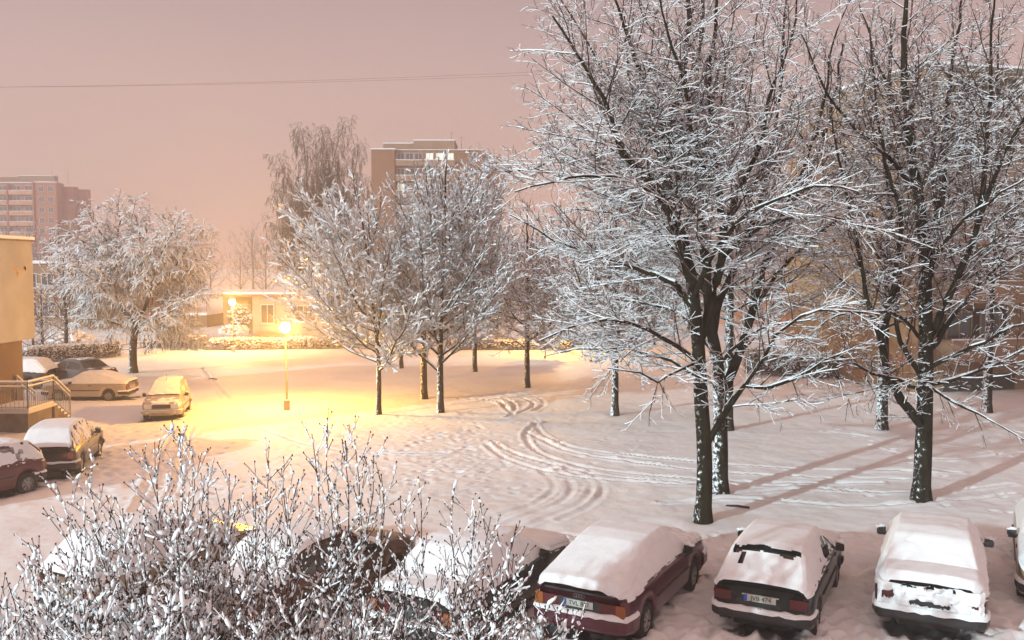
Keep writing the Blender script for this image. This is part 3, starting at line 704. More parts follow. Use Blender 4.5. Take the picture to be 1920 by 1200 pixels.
def shrub(label, px, Y, stems, seed, group=None, dens=1.0, base=None):
    """stems : list of pixel end points the stems rise to"""
    bx = P(px, 1100, Y)[0]; base = (bx, Y, 0)
    R = random.Random(seed)
    T = Tree(seed, spacing=(.16/dens, .15/dens, .14), ratio=(.42, .50, .45), ang=(30, 32, 34), wig=(.05, .05, .06), trop=(.03, .04, .03), zmin=.3, maxlvl=2, rmin=.0040, start=.3, maxchild=1.05, minlen=.07, flat=.8)
    for (sx, sy, dy) in stems:
        e = P(sx, sy, Y+dy); s0 = (bx+R.uniform(-.25, .25), Y+R.uniform(-.25, .25), 0)
        m1 = tuple(s0[k]+(e[k]-s0[k])*.45+(R.uniform(-.12, .12) if k < 2 else .25) for k in range(3))
        m2 = tuple(s0[k]+(e[k]-s0[k])*.75+(R.uniform(-.08, .08) if k < 2 else .10) for k in range(3))
        T.limb([s0, m1, m2, e], .013, .0035, start=.30)
    root = thing('snowy_shrub', base, 0, label, 'shrub', group); off = np.array(base)
    S = seg_arrays([(a, b, c) for a, b, c, l in T.l if l == 0]); S = (S[0]-off, S[1]-off)+S[2:]
    V, F = tubes(S, 6); mesh_np('stems', V, F, M['bush_twig'], root)
    S2 = seg_arrays([(a, b, c) for a, b, c, l in T.l if l > 0]); S2 = (S2[0]-off, S2[1]-off)+S2[2:]
    V, F = tubes(S2, 4)
    # buds at the tips
    tips = [a[-1] for a, b, c, l in T.l]; bc = np.array(tips)-off; Vb, Fb = blobs(bc, np.full(len(bc), .0085), flat=1.5, seed=seed)
    o = mesh_np('twigs', np.concatenate([V, Vb]), [F, Fb+len(V)], M['bush_twig'], root)
    cen = []; rad = []; dirs = []
    for pts_, r0_, r1_, l_ in T.l:
        n_ = len(pts_)-1
        if l_ > 0 and pts_[0][2] > 1.5 and R.random() < .7:
            r_ = R.uniform(.010, .022)*(1.3 if px < 450 else 1); p_ = pts_[0]; cen.append((p_[0]-base[0], p_[1]-base[1], p_[2]-base[2]+r_*.5)); rad.append(r_); dirs.append(tuple(pts_[1][k]-p_[k] for k in range(3)))
        for i_ in range(n_):
            a_, b_ = pts_[i_], pts_[i_+1]
            if a_[2] < 1.5: continue
            f_ = i_/n_; ln_ = sqrt(sum((u-v)**2 for u, v in zip(a_, b_)))
            for q_ in range(max(1, int(ln_/.045))):
                if R.random() > (.30 if l_ == 0 else .50)*(1.25 if px < 450 else 1)*(1-.75*f_): continue
                t_ = R.random(); r_ = R.uniform(.004, .012)*(1.35 if px < 450 else 1)*(1.9 if R.random() < .09 else 1)
                cen.append(tuple(a_[k]+(b_[k]-a_[k])*t_-base[k]+R.gauss(0, .003)+(r_*.6 if k == 2 else 0) for k in range(3))); rad.append(r_); dirs.append((b_[0]-a_[0], b_[1]-a_[1], b_[2]-a_[2]))
    cen = np.array(cen); rad = np.array(rad); dirs = np.array(dirs)
    V, F = blobs(cen, rad, dirs, 2.2, seed+5, .85)
    V2, F2 = snowcaps(S2, .0065, .013, .50, seed); V3, F3 = snowcaps(S, .009, .013, .35, seed)
    mesh_np('snow', np.concatenate([V, V2, V3]), [F, F2+len(V), F3+len(V)+len(V2)], M['snow_twig'], root)
    return root
def fan(x0, x1, top, n, seed, dyr=.7, jit=45):
    R = random.Random(seed); r = []
    for k in range(n):
        x = x0+(x1-x0)*(k+.5)/n+R.uniform(-16, 16); r.append((x, top(x)+R.uniform(0, jit)**1.0*(1 if k % 2 else 2.2), R.uniform(-dyr, dyr)))
    return r
GS = 'tall snowy shrubs under the window'
shrub('snowy shrub at the bottom left corner with low pale twigs', 60, 8.6, fan(-40, 190, lambda x: 1040+abs(x-40)*.25, 12, 1), 61, GS)
shrub('snowy shrub with a thick stem leaning out far to the left', 330, 8.8, [(104, 905, .2), (112, 985, -.3), (60, 1010, .3), (165, 890, .4), (200, 930, .5), (230, 955, -.4)]+fan(150, 400, lambda x: 960, 9, 2), 62, GS)
shrub('snowy shrub whose upright tips reach highest left of centre, before the lit snow', 390, 9.4, [(290, 830, .2), (332, 818, 0), (360, 838, .3), (275, 870, -.2), (390, 880, .4), (430, 890, .3)]+fan(300, 520, lambda x: 935, 8, 3), 63, GS)
shrub('snowy shrub of thin straight twigs behind the middle of the thicket', 520, 9.2, [(504, 865, 0), (528, 880, .2), (560, 900, .3), (480, 905, -.2)]+fan(420, 660, lambda x: 1020, 8, 4), 64, GS)
shrub('snowy shrub with the two tallest bare-tipped stems, right of centre of the thicket', 655, 9.0, [(585, 815, 0), (612, 808, .2), (642, 830, .1), (665, 825, -.1), (700, 855, .3), (715, 890, .2)]+fan(560, 800, lambda x: 1070, 7, 5), 65, GS)
shrub('snowy shrub in front of the snow-covered car beside the maroon one', 830, 8.8, [(750, 935, .1), (790, 945, .3), (845, 955, 0), (892, 960, .2), (920, 970, .3), (968, 985, .1), (990, 1020, .2)]+fan(720, 980, lambda x: 1055, 9, 6), 66, GS)
shrub('low snowy shrub whose twigs cross the maroon car\'s left tail lamp', 960, 8.2, fan(860, 1085, lambda x: 1110+max(0, x-960)*.25, 11, 7, .5), 67, GS)
shrub('low snowy shrub filling the bottom edge at centre left', 560, 7.8, fan(380, 760, lambda x: 1130, 12, 8, .4), 68, GS)
shrub('low snowy shrub filling the bottom edge further left', 200, 7.8, fan(60, 400, lambda x: 1110, 13, 9, .4), 69, GS)

# ------------------------------------------------------------------ hedges
def hedge(label, a, b, h, wd, n, seed, blob=.06, name='hedge'):
    ax, ay = a; bx_, by_ = b; L = sqrt((bx_-ax)**2+(by_-ay)**2); ux, uy = (bx_-ax)/L, (by_-ay)/L
    root = thing(name, (ax, ay, 0), 0, label, 'hedge'); rs = np.random.RandomState(seed)
    t = rs.rand(n)*L; s = rs.uniform(-wd/2, wd/2, n)*.9; z = h*rs.rand(n)**.8*(.86+.2*vnoise(t*.8, t*0))
    p0 = np.stack([ux*t-uy*s, uy*t+ux*s, z*.75], 1); d = rs.normal(0, .16, (n, 3)); d[:, 2] = np.abs(d[:, 2])+.12
    S = (p0, p0+d, d, d, np.full(n, .009), np.full(n, .006))
    V, F = tubes(S, 3); mesh_np('twigs', V, F, M['hedge'], root)
    nb = n//2; t = rs.rand(nb)*L; s = rs.uniform(-wd/2, wd/2, nb); zt = h*(.88+.2*vnoise(t*.8, t*0)); f = rs.rand(nb)**.6
    c = np.stack([ux*t-uy*s, uy*t+ux*s, zt*f], 1); V, F = blobs(c, rs.uniform(blob*.5, blob*1.3, nb)*(.5+.7*f), seed=seed, flat=.6)
    mesh_np('snow', V, F, M['snow_twig'], root)
hedge('dark clipped hedge with snow, behind the grey car and left of the willow', G(40, 682)[:2], G(222, 668)[:2], 1.15, 1.2, 9000, 71)
hedge('long low hedge capped with snow, running behind the further lamp to the round shrubs', G(395, 656)[:2], G(770, 650)[:2], .9, 1.2, 12000, 72, .08)
hedge('short hedge capped with snow between the willow trunk and the further lamp', G(268, 652)[:2], G(388, 650)[:2], .95, 1.2, 5000, 73, .08)
hedge('far low hedge seen through the twigs right of the fan-shaped tree', G(840, 655)[:2], G(1100, 655)[:2], .8, 1.2, 7000, 74, .07)
hedge('shaggy shrubs at the foot of the big block\'s left corner', G(1400, 700)[:2], G(1560, 708)[:2], 1.5, 1.6, 9000, 75, .05, 'shrub_row')

# clipped shrubs with heavy pads of snow
def pad_shrub(label, px, py, h, r, seed):
    b = G(px, py); root = thing('round_shrub', b, 0, label, 'shrub'); rs = np.random.RandomState(seed); mb = MB()
    mb.tube([(0, 0, 0), (.04, 0, h*.4), (0, 0, h*.8)], .06, 6, .03)
    c = []; rr = []
    for k in range(170):
        a = rs.rand()*6.28; q = rs.rand()**.5*r; z = h*(.35+.62*rs.rand()); f = 1-.5*abs(z/h-.6)/.4
        p = (cos(a)*q*f, sin(a)*q*f, z); c.append(p); rr.append(rs.uniform(.04, .11)*r)
        mb.tube([(0, 0, z*.7), p], .02, 4, .01)
    mb.build('branches', M['hedge'], root)
    V, F = blobs(c, np.array(rr)*1.5, seed=seed, flat=.55); mesh_np('snow', V, F, M['snow_twig'], root)
pad_shrub('small tree-like shrub heaped with snow beside the further street lamp', 452, 626, 2.9, 1.25, 5)
pad_shrub('low round shrub heaped with snow right of the further lamp\'s foot', 440, 634, 1.1, 1.5, 6)
pad_shrub('brightly lit snowy shrub below the third street lamp', 1022, 672, 2.6, 1.2, 7)
pad_shrub('low snowy shrub at the willow\'s left, before the two-storey building', 130, 650, 1.2, 2.0, 8)

# ------------------------------------------------------------------ street lamps
def lamp(label, px, py, h, power, box=True):
    b = G(px, py); b = (b[0], b[1], gz(b[0], b[1])-.02); root = thing('street_lamp', b, 0, label, 'street lamp', 'lit sodium street lamps')
    MB().tube([(0, 0, 0), (0, 0, h*.35)], .042, 10).tube([(0, 0, h*.35), (-.03, 0, h-.2)], .028, 10).build('pole', M['pole'], root, True)
    bm = MB()
    bm.box((-.11, -.10, 0), (.11, .10, .42)); bm.build('base_box', M['rend'], root)
    s = MB(); s.box((-.12, -.11, .422), (.12, .11, .47)); s.build('snow', M['snow'], root)
    MB().tube([(-.03, 0, h-.22), (-.03, 0, h-.14)], .10, 12).tube([(-.03, 0, h+.21), (-.03, 0, h+.25)], .045, 8, .02).build('fixture', M['black'], root, True)
    V, F = ico(); 
    # a glowing glass globe (subdivided sphere)
    th = np.linspace(0, pi, 13); ph = np.linspace(0, 2*pi, 21)[:-1]
    Vv = np.array([(.20*sin(a)*cos(c)-.03, .20*sin(a)*sin(c), h+.02+.20*cos(a)) for a in th for c in ph]); n = 20
    Ff = np.array([(i*n+j, (i+1)*n+j, (i+1)*n+(j+1) % n, i*n+(j+1) % n) for i in range(12) for j in range(n)])
    m = bpy.data.materials.new('lamp_glow'); m.use_nodes = True; nd = m.node_tree.nodes; nd.clear()
    e = nd.new('ShaderNodeEmission'); oo = nd.new('ShaderNodeOutputMaterial'); e.inputs[0].default_value = (1.0, .47, .07, 1)
    e.inputs[1].default_value = power/(4*pi*pi*.20**2); m.node_tree.links.new(e.outputs[0], oo.inputs[0])
    mesh_np('globe', Vv, Ff, m, root)
lamp('lit street lamp nearest the camera, standing alone on bright yellow snow', 538, 770, 3.55, LAMP_POWER)
lamp('lit street lamp beside the kindergarten and the long hedge', 438, 660, 3.6, LAMP_POWER*1.1)
lamp('lit street lamp glimpsed through twigs right of the fan-shaped tree', 1042, 661, 3.7, LAMP_POWER*.8)

# ------------------------------------------------------------------ buildings
def window_part(parent, name, c, wv, up, nrm, ww, hh, depth=.08, glass='win', frame='frame_white', snow=True):
    """a window set on a wall: frame with pane child and snow on the sill; c centre, wv along wall, nrm outwards"""
    c = Vector(c); wv = Vector(wv).normalized(); nrm = Vector(nrm).normalized(); up = Vector((0, 0, 1))
    def bx(mb, x0, x1, z0, z1, d0, d1):
        n = len(mb.v)
        for z in (z0, z1):
            for x, d in ((x0, d0), (x1, d0), (x1, d1), (x0, d1)): mb.v.append(tuple(c+wv*x+up*z+nrm*d))
        for f in ((0, 3, 2, 1), (4, 5, 6, 7), (0, 1, 5, 4), (1, 2, 6, 5), (2, 3, 7, 6), (3, 0, 4, 7)): mb.q.append(tuple(n+i for i in f))
    f = MB(); a = ww/2; b = hh/2; t = .07
    bx(f, -a, a, b-t, b, -.02, depth); bx(f, -a, a, -b, -b+t, -.02, depth); bx(f, -a, -a+t, -b+t, b-t, -.02, depth); bx(f, a-t, a, -b+t, b-t, -.02, depth)
    bx(f, -.03, .03, -b+t, b-t, .0, depth-.01)
    fo = f.build(name, M[frame], parent)
    g = MB(); bx(g, -a+t, a-t, -b+t, b-t, 0.005, depth-.04); g.build('pane', M[glass], fo)
    if snow: s = MB(); bx(s, -a-.05, a+.05, -b-.06, -b, 0, depth+.12); s.build('sill', M['snow'], fo)
    return fo
# left cream building : overhanging upper storey, recessed ground floor
cb = thing('cream_building', (-19.1, 31, 0), 0, 'cream plastered building at the left edge with an overhanging upper storey', 'building')
def cl(p): return (p[0]+19.1, p[1]-31, p[2])
MB().box(cl((-32, 26, 3.3)), cl((-19.1, 36.2, 7.15))).build('upper_wall', M['plaster_cream'], cb)
MB().box(cl((-32, 26, 0)), cl((-19.57, 36.1, 3.3))).build('lower_wall', M['plaster_brown'], cb)
MB().box(cl((-32.1, 25.9, 7.15)), cl((-19.02, 36.3, 7.22))).build('roof', M['concrete'], cb)
MB().box(cl((-32.08, 25.92, 7.22)), cl((-19.03, 36.28, 7.34))).build('roof_snow', M['snow'], cb)
d = MB().box(cl((-19.575, 33.0, .9)), cl((-19.53, 34.0, 2.9))).build('door', M['door'], cb)
MB().box(cl((-19.53, 33.85, 1.8)), cl((-19.48, 33.9, 2.1))).build('handle', M['steel'], d)
MB().tube([cl((-19.57, 34.0, 2.95)), cl((-19.38, 34.0, 2.95))], .03, 8).tube([cl((-19.38, 34.0, 2.9)), cl((-19.38, 34.0, 3.02))], .06, 8).build('wall_lamp', M['black'], cb)
st = MB(); R_ = random.Random(2)
for k in range(5):
    a = R_.uniform(34.5, 35.7); z = R_.uniform(5.75, 6.15)
    pts = [cl((-19.096, a+.14*cos(q)*R_.uniform(.6, 1), z+.12*sin(q)*R_.uniform(.6, 1))) for q in np.linspace(0, 6.28, 9)[:-1]]
    for i in range(1, 7): n = len(st.v); st.v += [pts[0], pts[i], pts[i+1]]; st.t.append((n, n+1, n+2))
st.build('stain', M['stain'], cb)
# porch
pc = thing('porch', (-18.8, 34.5, 0), 0, 'raised concrete porch with steps and metal railing beside the cream building', 'porch')
def pl(p): return (p[0]+18.8, p[1]-34.5, p[2])
MB().box(pl((-19.5, 33.55, -.1)), pl((-18.06, 35.3, .70))).build('base', M['concrete'], pc)
MB().box(pl((-19.52, 33.45, .70)), pl((-17.97, 35.4, .86))).build('slab', M['frame_white'], pc)
stp = MB(); sn = MB()
for k in range(5):
    z = .70-k*.155; y0 = 35.4+k*.26
    stp.box(pl((-19.5, y0, -.1)), pl((-18.0, y0+.26, z))); sn.box(pl((-19.5, y0+.01, z)), pl((-18.02, y0+.25, z+.06)))
sn.box(pl((-19.5, 33.5, .86)), pl((-18.02, 35.36, .91)))
stp.build('steps', M['concrete'], pc); sn.build('snow', M['snow'], pc)
rl = MB(); rs_ = MB()
ZT = 1.86
def rail_run(a, b, za, zb, n):
    for h0, r in ((0, .032), (-.16, .022)):
        rl.tube([pl((a[0], a[1], za+h0)), pl((b[0], b[1], zb+h0))], r, 8)
    rs_.tube([pl((a[0], a[1], za+.045)), pl((b[0], b[1], zb+.045))], .035, 8)
    rs_.tube([pl((a[0], a[1], za-.13)), pl((b[0], b[1], zb-.13))], .025, 8)
    rl.tube([pl((a[0], a[1], za-.92)), pl((b[0], b[1], zb-.92))], .018, 6)
    for k in range(n+1):
        f = k/n; x = a[0]+(b[0]-a[0])*f; y = a[1]+(b[1]-a[1])*f; z = za+(zb-za)*f
        rl.tube([pl((x, y, z-.98)), pl((x, y, z-.16 if k % n else z))], .010 if k % n else .028, 6)
rail_run((-19.5, 33.5), (-18.02, 33.5), ZT, ZT, 9); rail_run((-18.02, 33.5), (-18.02, 35.4), ZT, ZT, 14); rail_run((-18.02, 35.4), (-18.02, 36.7), ZT, ZT-.82, 10)
rail_run((-19.45, 35.4), (-19.45, 36.7), ZT, ZT-.82, 10)
rl.build('railing', M['steel'], pc, True); rs_.build('railing_snow', M['snow'], pc, True)

# big panel block at right
bb = (19.7, 43.7, 0); ang = atan2(.249, .968)
pb = thing('panel_block', bb, ang, 'big brown concrete apartment block behind the trees at right, blank end wall on its left', 'building')
HT = 15.5
MB().box((0, 0, -.2), (60, 12, HT)).build('wall', M['panel'], pb)
MB().box((-.1, -.1, HT), (60.1, 12.1, HT+.3)).build('roof', M['concrete'], pb)
MB().box((-.08, -.08, HT+.3), (60.08, 12.08, HT+.42)).build('roof_snow', M['snow'], pb)
jn = MB()
for z in (.9, 3.9, 6.7, 9.5, 12.3): jn.box((-.02, .1, z), (0.0, 11.9, z+.03))
for y in (4, 8): jn.box((-.02, y, .95), (0.0, y+.03, HT))
jn.build('panel_joints', M['dark'], pb)
gr = MB()
for k, (y, z) in enumerate(((1.0, 1.3), (1.5, 1.35), (2.1, 1.25), (2.6, 1.4))):  # sprayed strokes
    gr.tube([(-.012, y, z), (-.012, y-.1, z+.35), (-.012, y+.12, z+.5), (-.012, y+.2, z+.1), (-.012, y+.02, z+.22)], .03, 4)
    gr.tube([(-.012, y-.05, z-.6), (-.012, y+.25, z-.5), (-.012, y+.1, z-.2)], .028, 4)
gr.build('graffiti', M['graffiti'], pb)
for k in range(3):
    MB().box((1.4+k*5.5, -.04, .05), (5.6+k*5.5, 0.0, .85)).build('basement_opening', M['dark'], pb)
for fl in range(5):
    z = 1.6+fl*2.8
    for k in range(6):
        x = 1.0+k*5.0
        bo = MB().box((x, -1.1, z), (x+4.2, 0, z+.14)).box((x, -1.1, z+.14), (x+4.2, -1.02, z+1.05)).box((x, -1.02, z+.14), (x+.06, 0, z+1.05)).box((x+4.14, -1.02, z+.14), (x+4.2, 0, z+1.05)).build('balcony', M['panel_warm'], pb)
        MB().box((x-.02, -1.13, z+1.05), (x+4.22, -1.0, z+1.11)).build('snow', M['snow'], bo)
        MB().box((x+.2, -.03, z+.2), (x+4.0, 0.0, z+2.5)).build('recess', M['dark'], pb)  # flat dark sheet on the wall; shade behind the balcony put into its colour
        window_part(pb, 'window', (x+1.2, 0, z+1.7), (1, 0, 0), None, (0, -1, 0), 1.5, 1.4, snow=False, frame='panel')
        window_part(pb, 'window', (x+3.0, 0, z+1.7), (1, 0, 0), None, (0, -1, 0), 1.2, 1.4, snow=False, frame='panel')

# centre tower block
def P2(px, py, Y): return P(px, py, Y)
Yt = 165.0
tb0 = P(697, 400, Yt); s = Yt/FPX
tb = thing('tower_block', (tb0[0], Yt, 0), 0, 'tall tan brick tower block rising behind the fan-shaped tree, one window lit', 'building')
def zt(py, Y): return P(960, py, Y)[2]
z1 = zt(280, Yt); zr = zt(265, Yt); zr2 = zt(260, Yt)
X = lambda px: (px-697)*s
MB().box((0, 0, 0), (X(740), 14, z1)).build('left_wing', M['brick_tan'], tb)
MB().box((X(740), 1.2, 0), (X(906), 14, z1-.1)).build('wall', M['brick_tan'], tb)
MB().box((X(868), 0, 0), (X(906), 1.2, z1-.4)).build('right_wing', M['brick_tan'], tb)
MB().box((X(906), 2.0, 0), (X(938), 13, zt(286, Yt))).build('side_wing', M['brick_tan'], tb)
MB().box((X(715), 3, z1), (X(775), 12, zr)).box((X(773), 2.5, z1+.01), (X(850), 12, zr2)).build('penthouse', M['panel_warm'], tb)
MB().box((X(714), 2.9, zr), (X(773), 12.1, zr+.16)).box((X(772.5), 2.4, zr2), (X(851), 12.1, zr2+.18)).box((-.1, -.1, z1), (X(742), 2.4, z1+.2)).box((X(742), 1.1, z1), (X(907), 2.4, z1+.12)).build('snow', M['snow'], tb)
for fl in range(8):
    z = z1-2.9-fl*2.75
    for (a, b_) in ((742, 792), (795, 852)):
        bo = MB().box((X(a), .1, z), (X(b_), .2, z+1.0)).box((X(a), .2, z), (X(b_), 1.2, z+.12)).build('balcony', M['panel_warm'], tb)
        MB().box((X(a), .06, z+1.0), (X(b_), .24, z+1.1)).build('snow', M['snow'], bo)
        for q in range(3):
            cx = X(a)+(q+.5)*(X(b_)-X(a))/3
            window_part(tb, 'window', (cx, 1.2, z+1.75), (1, 0, 0), None, (0, -1, 0), 1.4, 1.3, glass='winlit' if (fl == 0 and a == 795 and q in (0, 1, 2)) or (fl == 2 and a == 742 and q == 0) else 'win', snow=False)
    window_part(tb, 'window', (X(887), 0, z+1.6), (1, 0, 0), None, (0, -1, 0), 1.6, 1.4, snow=False)
an = MB()
an.tube([(X(843), 5, zr2), (X(843), 5, zr2+2.0)], .05, 5); an.tube([(X(838), 5, zr2+1.8), (X(848), 5, zr2+1.7)], .035, 4)
an.tube([(X(862), 5, z1), (X(862), 5, z1+3.0)], .05, 5); an.tube([(X(857), 5, z1+2.7), (X(866), 5, z1+2.9)], .035, 4)
an.build('antenna', M['wire'], tb)
# left brick block
Yl = 230.0; s2 = Yl/FPX; lb0 = P(-60, 400, Yl)
lb = thing('brick_block', (lb0[0], Yl, 0), 0, 'distant red brick apartment block above the willow at the far left', 'building')
X2 = lambda px: (px+60)*s2
zl = zt(342, Yl)
MB().box((0, 1.2, 0), (X2(64), 5, zl)).build('wall', M['brick'], lb)
MB().box((X2(64), 0, 0), (X2(106), 4, zl)).build('wing', M['brick'], lb)
MB().box((X2(106), 3, 0), (X2(128), 5.5, zt(348, Yl))).build('side_wing', M['brick'], lb)
MB().box((X2(128), 5, 0), (X2(146), 7, zt(352, Yl))).build('far_wing', M['brick'], lb)
MB().box((X2(20), 4, zl), (X2(88), 6, zt(327, Yl))).box((X2(-40), 4.2, zl), (X2(21), 6, zt(329, Yl))).build('penthouse', M['panel_warm'], lb)
MB().box((-.1, 1.0, zl), (X2(64), 2.3, zl+.2)).box((X2(64), -.1, zl), (X2(106.5), 2.3, zl+.22)).box((X2(19), 3.9, zt(327, Yl)), (X2(89), 6.1, zt(327, Yl)+.15)).build('snow', M['snow'], lb)
MB().box((X2(12), .2, 0), (X2(14), 1.2, zl-.3)).box((X2(62), -.4, 0), (X2(64.5), 1.2, zl+.1)).build('fin_walls', M['brick'], lb)
for fl in range(6):
    z = zl-3.0-fl*2.62
    for (a, b_) in ((-30, 12), (16, 61)):
        bo = MB().box((X2(a), .1, z), (X2(b_), .22, z+1.0)).box((X2(a), .22, z), (X2(b_), 1.2, z+.12)).build('balcony', M['peach'], lb)
        MB().box((X2(a), .05, z+1.0), (X2(b_), .26, z+1.12)).build('snow', M['snow'], bo)
        for q in range(2):
            cx = X2(a)+(q+.5)*(X2(b_)-X2(a))/2; window_part(lb, 'window', (cx, 1.2, z+1.7), (1, 0, 0), None, (0, -1, 0), 2.0, 1.2, snow=False)
    for px in (78, 95): window_part(lb, 'window', (X2(px), 0, z+1.35), (1, 0, 0), None, (0, -1, 0), 1.35, 1.35, snow=False)
a2 = MB(); a2.tube([(X2(77), 6, zl), (X2(77), 6, zl+4.2)], .05, 5); a2.tube([(X2(114), 4, zl), (X2(114), 4, zl+3.2)], .05, 5); a2.tube([(X2(111), 4, zl+2.8), (X2(117), 4, zl+3.0)], .04, 4)
a2.build('antenna', M['wire'], lb)

# kindergarten behind the further lamp
Yk = 80.0; sk = Yk/FPX; k0 = P(395, 600, Yk)
kd = thing('kindergarten', (k0[0], Yk, 0), 0, 'low flat-roofed light building with a dark recess behind the further street lamp', 'building')
XK = lambda px: (px-395)*sk
zk = zt(556, Yk)
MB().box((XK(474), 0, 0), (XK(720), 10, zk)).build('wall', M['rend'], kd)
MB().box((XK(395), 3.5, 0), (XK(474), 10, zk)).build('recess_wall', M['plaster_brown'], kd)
MB().box((XK(392), -.5, zk), (XK(722), 10.2, zk+.22)).build('roof', M['concrete'], kd)
MB().box((XK(392)+.02, -.48, zk+.22), (XK(722)-.02, 10.2, zk+.38)).build('roof_snow', M['snow'], kd)
for px in (502,): window_part(kd, 'window', (XK(px), 0, 1.95), (1, 0, 0), None, (0, -1, 0), 1.2, 1.7, snow=False)
for px in (570, 620, 670): window_part(kd, 'window', (XK(px), 0, 1.95), (1, 0, 0), None, (0, -1, 0), 1.6, 1.5)
MB().box((XK(405), 3.42, .3), (XK(422), 3.5, 2.6)).box((XK(432), 3.42, .3), (XK(440), 3.5, 2.6)).build('door', M['door'], kd)
pj = MB()
for px in (488, 517, 545): pj.box((XK(px), -.012, .3), (XK(px)+.03, 0, zk-.1))
for z in (.9, 2.75): pj.box((XK(474), -.012, z), (XK(545), 0, z+.03))
pj.build('panel_joints', M['concrete'], kd)
MB().box((XK(532), 2, zk+.4), (XK(542), 3, zk+.95)).build('chimney', M['brick'], kd)
# two-storey building behind the willow
Yw = 92.0; sw_ = Yw/FPX; w0 = P(30, 600, Yw)
wb = thing('school_building', (w0[0], Yw, 0), 0, 'two-storey building with a snowy flat roof behind the willow', 'building')
XW = lambda px: (px-30)*sw_
zw = zt(494, Yw); zw2 = zt(508, Yw-3)
MB().box((0, 0, 0), (XW(190), 12, zw)).build('wall', M['panel_warm'], wb)
MB().box((XW(190), -3, 0), (XW(300), 10, zw2)).build('porch_wing', M['panel_warm'], wb)
MB().box((XW(300), -1, 0), (XW(395), 10, zt(590, Yw))).build('annexe', M['plaster_brown'], wb)
MB().box((-.2, -.3, zw), (XW(190), 12, zw+.3)).box((XW(190), -3.3, zw2), (XW(302), 10, zw2+.34)).box((XW(300), -1.2, zt(590, Yw)), (XW(396), 10, zt(590, Yw)+.25)).build('roof_snow', M['snow'], wb)
rr = MB()
for k in range(26): rr.tube([(XW(190)*k/26+.1, 3, zw+.3), (XW(190)*k/26+.1, 3, zw+1.0)], .03, 4)
rr.tube([(0, 3, zw+1.0), (XW(190), 3, zw+1.0)], .04, 4); rr.tube([(0, 3, zw+.7), (XW(190), 3, zw+.7)], .03, 4); rr.build('roof_railing', M['wire'], wb)
for fl in range(2):
    for k in range(5): window_part(wb, 'window', (1.6+k*1.75, 0, 1.8+fl*2.9), (1, 0, 0), None, (0, -1, 0), 1.3, 1.5)
for k in range(6): window_part(wb, 'window', (XW(196)+.6+k*.95, -3, 4.0), (1, 0, 0), None, (0, -1, 0), .6, 1.7, snow=False)
MB().box((XW(205), -4.6, 2.1), (XW(280), -3.0, 2.3)).box((XW(206), -4.5, 0), (XW(208), -4.3, 2.1)).box((XW(276), -4.5, 0), (XW(278), -4.3, 2.1)).build('entrance_canopy', M['concrete'], wb)
MB().box((XW(205), -4.6, 2.3), (XW(280), -3.02, 2.5)).build('canopy_snow', M['snow'], wb)
# peach building behind the right-hand lawn
Yp = 96.0; sp_ = Yp/FPX; p0 = P(1080, 600, Yp)
ppb = thing('peach_building', (p0[0], Yp, 0), 0, 'long peach-rendered building glimpsed through twigs left of the big brown block', 'building')
XP = lambda px: (px-1080)*sp_
zp = zt(510, Yp)
MB().box((0, 0, 0), (XP(1560), 10, zp)).build('wall', M['peach'], ppb)
MB().box((-.2, -.3, zp), (XP(1560)+.2, 10, zp+.3)).build('roof_snow', M['snow'], ppb)
for fl in range(2):
    for k in range(9): window_part(ppb, 'window', (1.6+k*2.9, 0, 1.9+fl*2.6), (1, 0, 0), None, (0, -1, 0), 1.3, 1.4)

# overhead wires
for k, (ya, yb) in enumerate(((163, 138), (158, 143))):
    a = P(-400, 165-k*4, 70); b_ = P(1300, 120+k*5, 70)
    pts = []
    for i in range(41):
        f = i/40; pts.append((a[0]+(b_[0]-a[0])*f, 70+k*.4, a[2]+(b_[2]-a[2])*f-1.1*4*f*(1-f)*.45))
    tag(MB().tube(pts, .012, 5).build('overhead_wire', M['wire']), ('upper' if k else 'lower')+' of the two thin wires strung across the sky at the left', 'wire', 'overhead wires')

# no-entry sign, low fence, dark post
sg = thing('road_sign', at(277, 74), 0, 'round red and white no-entry sign seen through the willow', 'sign')
MB().tube([(0, 0, 0), (0, 0, 2.5)], .035, 8).build('post', M['steel'], sg, True)
dk = MB().disc((0, -.05, 2.3), (0, 1, 0), .36, .03, 24).build('disc', M['sign_red'], sg)
MB().box((-.27, -.08, 2.24), (.27, -.066, 2.38)).build('bar', M['sign_white'], dk)
MB().box((-.2, -.07, 2.66), (.2, -.02, 2.72)).build('snow', M['snow'], sg)
fa = G(222, 668); fb = G(330, 655)
fn = thing('low_fence', (fa[0], fa[1], 0), atan2(fb[1]-fa[1], fb[0]-fa[0]), 'low metal rail fence on short posts beside the willow trunk', 'fence')
Lf = sqrt((fb[0]-fa[0])**2+(fb[1]-fa[1])**2); nf = 4
for k in range(nf+1): MB().tube([(Lf*k/nf, 0, 0), (Lf*k/nf, 0, .85)], .04, 6).build('post', M['dark'], fn)
MB().tube([(0, 0, .78), (Lf, 0, .78)], .03, 6).tube([(0, 0, .4), (Lf, 0, .4)], .025, 6).build('rail', M['dark'], fn)
MB().tube([(0, 0, .83), (Lf, 0, .83)], .035, 6).build('snow', M['snow'], fn)
bp = G(146, 1112); bn = thing('bollard', (bp[0], bp[1], 0), .4, 'short dark square post in the snow behind the left shrubs', 'post')
MB().box((-.1, -.1, -.05), (.1, .1, .42)).build('post', M['dark'], bn); MB().box((-.1, -.1, .42), (.1, .1, .47)).build('snow', M['snow'], bn)
